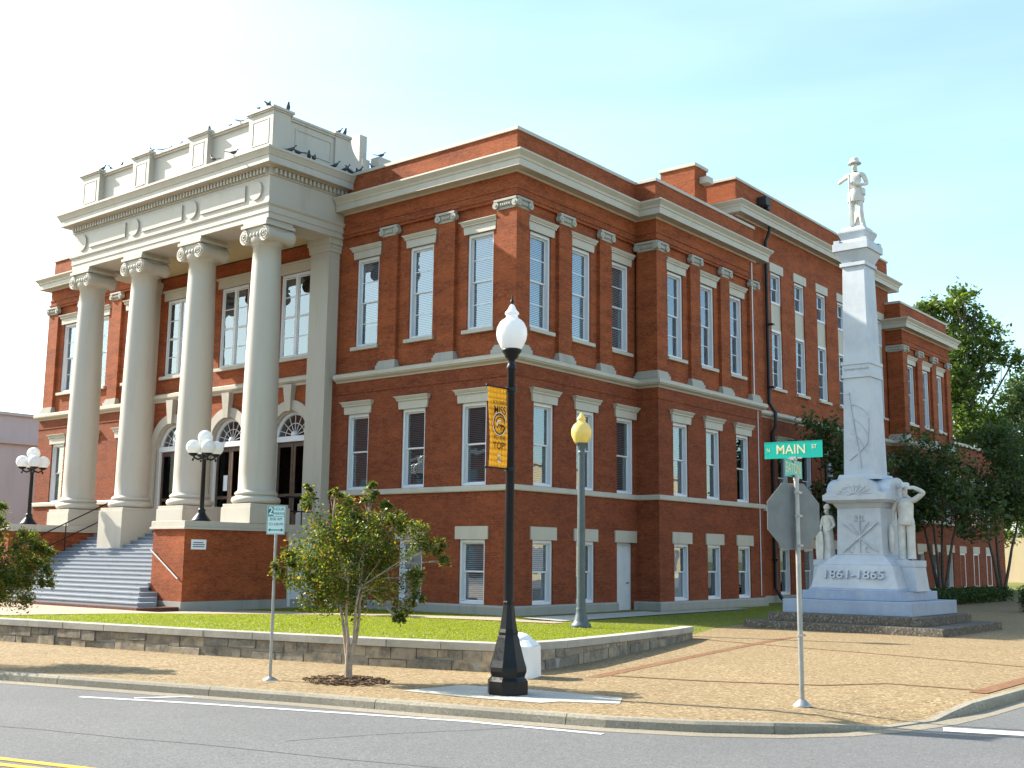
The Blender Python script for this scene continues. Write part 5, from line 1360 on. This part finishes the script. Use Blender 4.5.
def tree(name, label, cat, loc, clumps, stems, leaf, n, size, mat, bark, seed, group=None, twig=.02, spread=.95, base_r=.05, fork=.45):
    """clumps: (x, y, z, r) in tree space; stems leave the ground together and branch into the clumps"""
    t = thing(name, label, cat, loc, 0, group); rg = random.Random(seed); g2 = np.random.default_rng(seed)
    tr = MB(); tips = []
    cz0 = min(c[2] - c[3] for c in clumps)
    forks = []
    for k in range(stems):
        a = 2 * PI * k / stems + rg.uniform(-.3, .3); r0 = base_r * (1.0 if stems > 1 else 0)
        zf = cz0 + rg.uniform(.1, fork) * (max(c[2] for c in clumps) - cz0)
        sp_ = (zf * .16 if stems > 1 else 0) * rg.uniform(.6, 1.3)
        pts = [(r0 * math.cos(a) * 1.2, r0 * math.sin(a) * 1.2, -.05)]
        for j in range(1, 6):
            f = j / 5; pts.append((math.cos(a) * (r0 + sp_ * f ** 1.3) + rg.uniform(-.02, .02) * (1 + zf * .1), math.sin(a) * (r0 + sp_ * f ** 1.3) + rg.uniform(-.02, .02) * (1 + zf * .1), zf * f))
        rr = [base_r * (1 - .5 * j / 5) for j in range(6)]
        if stems == 1: rr = [base_r * (1.25 if j == 0 else 1 - .55 * j / 5) for j in range(6)]
        tr.tube(pts, rr, 8); forks.append((pts[-1], rr[-1]))
        if stems == 1:
            forks += [(pts[4], rr[4]), (pts[3], rr[3])]
    for c in clumps:
        f, fr_ = min(forks, key=lambda q: (Vector(q[0]) - Vector(c[:3])).length * rg.uniform(.8, 1.25))
        p0, p1 = Vector(f), Vector(c[:3]); m1 = p0.lerp(p1, .5) + Vector((rg.uniform(-.1, .1), rg.uniform(-.1, .1), .08)) * (p1 - p0).length
        tr.tube([p0, m1, p1], [fr_ * .6, fr_ * .42, twig * .7], 6)
        for q in range(5):
            v = Vector((rg.gauss(0, 1), rg.gauss(0, 1), rg.gauss(.3, .8))).normalized() * c[3] * rg.uniform(.6, 1.15); e = p1 + v
            st0 = m1.lerp(p1, rg.uniform(.2, 1)); tr.tube([st0, st0.lerp(e, .55) + Vector((0, 0, .05 * c[3])), e], [twig * .6, twig * .4, twig * .15], 5, caps=False); tips.append((e, c[3]))
    tr.build("trunk", bark, t)
    tot = sum(c[3] ** 2 for c in clumps); P = []
    for c in clumps:
        k = int(n * .72 * c[3] ** 2 / tot)
        # leaves gather round small sub-clumps so that the crown keeps gaps
        m_ = max(6, int(11 * spread)); subs = g2.normal(size=(m_, 3)); subs /= np.linalg.norm(subs, axis=1)[:, None]; subs *= (c[3] * g2.uniform(.35, 1.0, m_) ** .6)[:, None]
        idx = g2.integers(0, m_, k); o = g2.normal(size=(k, 3)) * c[3] * .24
        P.append(np.array(c[:3]) + subs[idx] + o)
    k = int(n * .28); ti = g2.integers(0, len(tips), k)
    T = np.array([tuple(q[0]) for q in tips])[ti]; rr = np.array([q[1] for q in tips])[ti][:, None]
    P.append(T + g2.normal(size=(k, 3)) * rr * .16)
    P = np.concatenate(P)
    leaf_object("crown", P, size, mat, t, seed)
    return t
# camera-independent crown shapes, written in metres: x across the street view, z up
VR = Vector((math.cos(R(38.9)), math.sin(R(38.9)), 0)); VF = Vector((-math.sin(R(38.9)), math.cos(R(38.9)), 0))
def oriented(cl):
    return [(*(VR * c[0] + VF * c[1])[:2], c[2], c[3]) for c in cl]
near = oriented([(-.2, .1, 2.35, .46), (.25, -.2, 2.15, .44), (-.6, -.1, 2.05, .40), (.0, .35, 1.85, .48), (-.3, -.35, 1.65, .46), (.55, .2, 1.75, .42), (-.85, .2, 1.7, .30), (.25, .1, 1.4, .40), (-.55, .1, 1.4, .34), (1.0, .0, 2.30, .26), (1.35, -.1, 2.12, .18), (1.52, 0, 1.92, .1), (.75, -.25, 2.5, .22), (-.7, .0, 2.85, .15), (-.75, 0, 3.08, .08), (.25, .0, 2.95, .13), (.3, .05, 3.15, .08), (-.05, .1, 2.75, .22), (-.3, 0, 2.95, .1), (-1.05, -.1, 1.92, .16), (-1.2, 0, 1.7, .12), (1.0, .15, 1.6, .2), (.85, .1, 1.15, .16), (.8, 0, .95, .1), (.5, 0, 2.75, .12), (1.1, 0, 1.3, .12)])
tree("crape_myrtle", "young crape myrtle with several thin stems growing from a mulch bed beside the parking sign", "tree", (9.95, -16.6, 0.02), near, 5, None, 27000, .029, M['leaf_near'], M['bark'], 21, "crape myrtles along the kerb", .014, 1.0, .034, .35)
lef = oriented([(.0, .1, 1.9, .55), (.5, -.1, 1.85, .45), (.9, .1, 1.7, .40), (.6, .2, 1.35, .45), (1.1, -.1, 2.15, .25), (1.35, .1, 1.9, .22), (1.5, .0, 1.55, .18), (-.3, -.3, 1.6, .5), (.2, .2, 2.35, .4), (.9, .0, 1.3, .34), (-.4, .2, 2.3, .5), (.4, .1, 2.7, .22), (-.8, 0, 1.9, .5)])
tree("crape_myrtle", "crape myrtle at the kerb in front of the courthouse steps", "tree", (2.75, -19.45, 0.0), lef, 5, None, 27000, .029, M['leaf_near'], M['bark'], 22, "crape myrtles along the kerb", .014, 1.0, .034, .35)
def crape(seed, h, w):
    rg = random.Random(seed); L = []
    for k in range(15):
        a = rg.uniform(0, 2 * PI); q = w * math.sqrt(rg.random()) * .85; z = h * rg.uniform(.48, .93); s = 1 - .35 * abs(z / h - .66) / .3
        L.append((q * s * math.cos(a), q * s * math.sin(a), z, w * rg.uniform(.26, .42)))
    return L
for i, (x, y, h, w, lab, stems) in enumerate(((2.5, 20.5, 8.3, 2.8, "dark crape myrtle whose crown spreads behind the obelisk towards the downpipe", 4), (4.9, 27.5, 8.7, 3.3, "dark crape myrtle in front of the far brick pavilion, close beside the saluting marble figure", 4), (5.6, 35.0, 9.5, 3.2, "dark crape myrtle in front of the low rear wing, behind the hedge", 3), (7.6, 40.5, 10.2, 3.5, "dark crape myrtle standing farthest from the monument at the edge of the lawn", 3))):
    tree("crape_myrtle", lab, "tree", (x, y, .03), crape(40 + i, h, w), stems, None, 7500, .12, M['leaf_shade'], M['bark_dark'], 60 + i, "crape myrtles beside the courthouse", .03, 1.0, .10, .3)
def big(seed, h, w):
    rg = random.Random(seed); L = []
    for k in range(44):
        z = h * rg.uniform(.28, .95); f = math.sin(PI * min(1, (z / h - .18) / .86)) ** .7; a = rg.uniform(0, 2 * PI); q = w * f * math.sqrt(rg.uniform(.1, 1))
        L.append((q * math.cos(a), q * math.sin(a), z, w * rg.uniform(.20, .32)))
    L += [(0, 0, h * .93, w * .2), (w * .1, 0, h * .98, w * .12)]
    return L
tree("tall_tree", "tall broad tree with sunlit green foliage rising behind the far brick pavilion", "tree", (-8.9, 76, 0), big(5, 26.8, 5.4), 1, None, 24000, .22, M['leaf_oak'], M['bark_dark'], 80, None, .08, 1.0, .55, .5)
tree("tall_tree", "lower dark tree standing to one side of the tall sunlit tree, over the tan building", "tree", (-2.5, 84, 0), big(6, 20.5, 6.5), 1, None, 16000, .24, M['leaf_shade'], M['bark_dark'], 81, None, .08, 1.0, .5, .5)
tree("crape_myrtle", "small leaning tree in sunlight in front of the tan building", "tree", (-5.2, 72, 0), crape(91, 8.0, 3.2), 3, None, 7000, .18, M['leaf_oak'], M['bark_dark'], 92, None, .04, 1.0, .13, .3)
def hedge(name, label, x0, x1, y0, y1, h, n, seed, size, loc):
    t = thing(name, label, "hedge" if name == "hedge" else "shrub", loc); g2 = np.random.default_rng(seed)
    P = np.stack([g2.uniform(x0, x1, n), g2.uniform(y0, y1, n), h * g2.uniform(0, 1, n) ** .6 * (1 + .12 * np.sin(g2.uniform(0, 9, n)))], 1)
    P[:, 2] += .08 * np.sin(P[:, 0] * 4) + .07 * np.cos(P[:, 1] * 3.1)
    P[:, 2] = np.maximum(P[:, 2], .02)
    leaf_object("foliage", P, size, M['leaf_hedge'], t, seed)
    b = MB(); rg = random.Random(seed)
    for k in range(40):
        x, y = rg.uniform(x0, x1), rg.uniform(y0, y1); b.tube([(x, y, 0), (x + rg.uniform(-.1, .1), y + rg.uniform(-.1, .1), h * .8)], .012, 5, caps=False)
    b.build("stems", M['bark_dark'], t); return t
hedge("hedge", "low clipped green hedge running behind the monument towards the tan building", -.9, .9, -5.0, 7.0, .62, 14000, 31, .06, (5.2, 28.5, .03))
hedge("shrub", "small bright green shrub at the edge of the shaded paving", -.7, .7, -.8, .8, .95, 4200, 32, .05, (10.9, 21.5, .02))

# ------------------------------------------------------------------ neighbouring buildings
an = thing("stucco_building", "long pale grey flat roofed building behind the far podium lamp", "building", (-62, 5, ZR))
b = MB(); b.box(-14, 12, -10, 45, 0, 11.2); b.build("wall", M['annex'], an)
b = MB(); b.box(-14.2, 12.15, -10.15, 45.15, 11.202, 11.4); b.box(12.001, 12.25, -10, 45, 9.3, 9.65); b.box(11.9, 12.12, -10.1, 45, 9.65, 9.72); b.build("coping", M['annex'], an)
for y in (-8.5, 17): 
    b = MB(); b.box(12.002, 12.08, y, y + 1.9, 5.2, 8.2); b.build("window", M['plate_ink'], an)
b = MB(); b.tube([(11, 14, 11.3), (11, 14, 13.6)], .04, 6); b.tube([(10.6, 14, 13.2), (11.4, 14, 13.5)], .025, 6); b.build("aerial", M['iron_dark'], an)
tb = thing("tan_building", "low tan stucco building beyond the trees at the far end of the lawn", "building", (-8, 100, 0))
b = MB(); b.box(-16, 16, 0, 14, 0, 5.2); b.build("wall", M['tan'], tb)
b = MB(); b.box(-16.2, 16.2, -.2, 14.2, 5.201, 5.5); b.build("coping", M['annex'], tb)
b = MB()
for x in (9,): b.box(x, x + 1.6, -.04, -.002, 1.2, 3.2)
b.build("window", M['glass'], tb)

# ------------------------------------------------------------------ unseen buildings added across both streets to darken the window reflections
def reflection_block(name, label, loc, rz, w, d, h, mat, bays):
    t = thing(name, label, "building", loc, rz)
    b = MB(); b.box(-w / 2, w / 2, 0, d, 0, h); b.build("wall", mat, t)
    b = MB(); b.box(-w / 2 - .2, w / 2 + .2, -.35, d + .2, h + .001, h + .35); b.build("cornice", M['cream'], t)
    for k in range(bays):
        x = -w / 2 + (k + .5) * w / bays
        for z0, z1, ww in ((.6, 3.2, .7), (5.2, 7.4, .45), (8.8, 11.0, .45)):
            if z1 < h - .5:
                b = MB(); b.box(x - ww * 1.6, x + ww * 1.6, -.04, -.002, z0, z1); b.build("window", M['plate_ink'], t)
reflection_block("unseen_brick_block", "unseen long three storey brick block, added across the main road for window reflections", (-32, -52.5, ZR), PI + R(13), 62, 14, 12.5, M['brick_low'], 14)
reflection_block("unseen_brick_block", "unseen taller four storey brick block, added farther along the main road to darken door reflections", (-92, -66.5, ZR), PI + R(13), 54, 16, 21.5, M['brick_low'], 12)
reflection_block("stucco_building", "unseen long three storey stucco block, added across the side street for window reflections", (47, 42, ZR), -PI / 2, 92, 14, 11.5, M['tan'], 20)
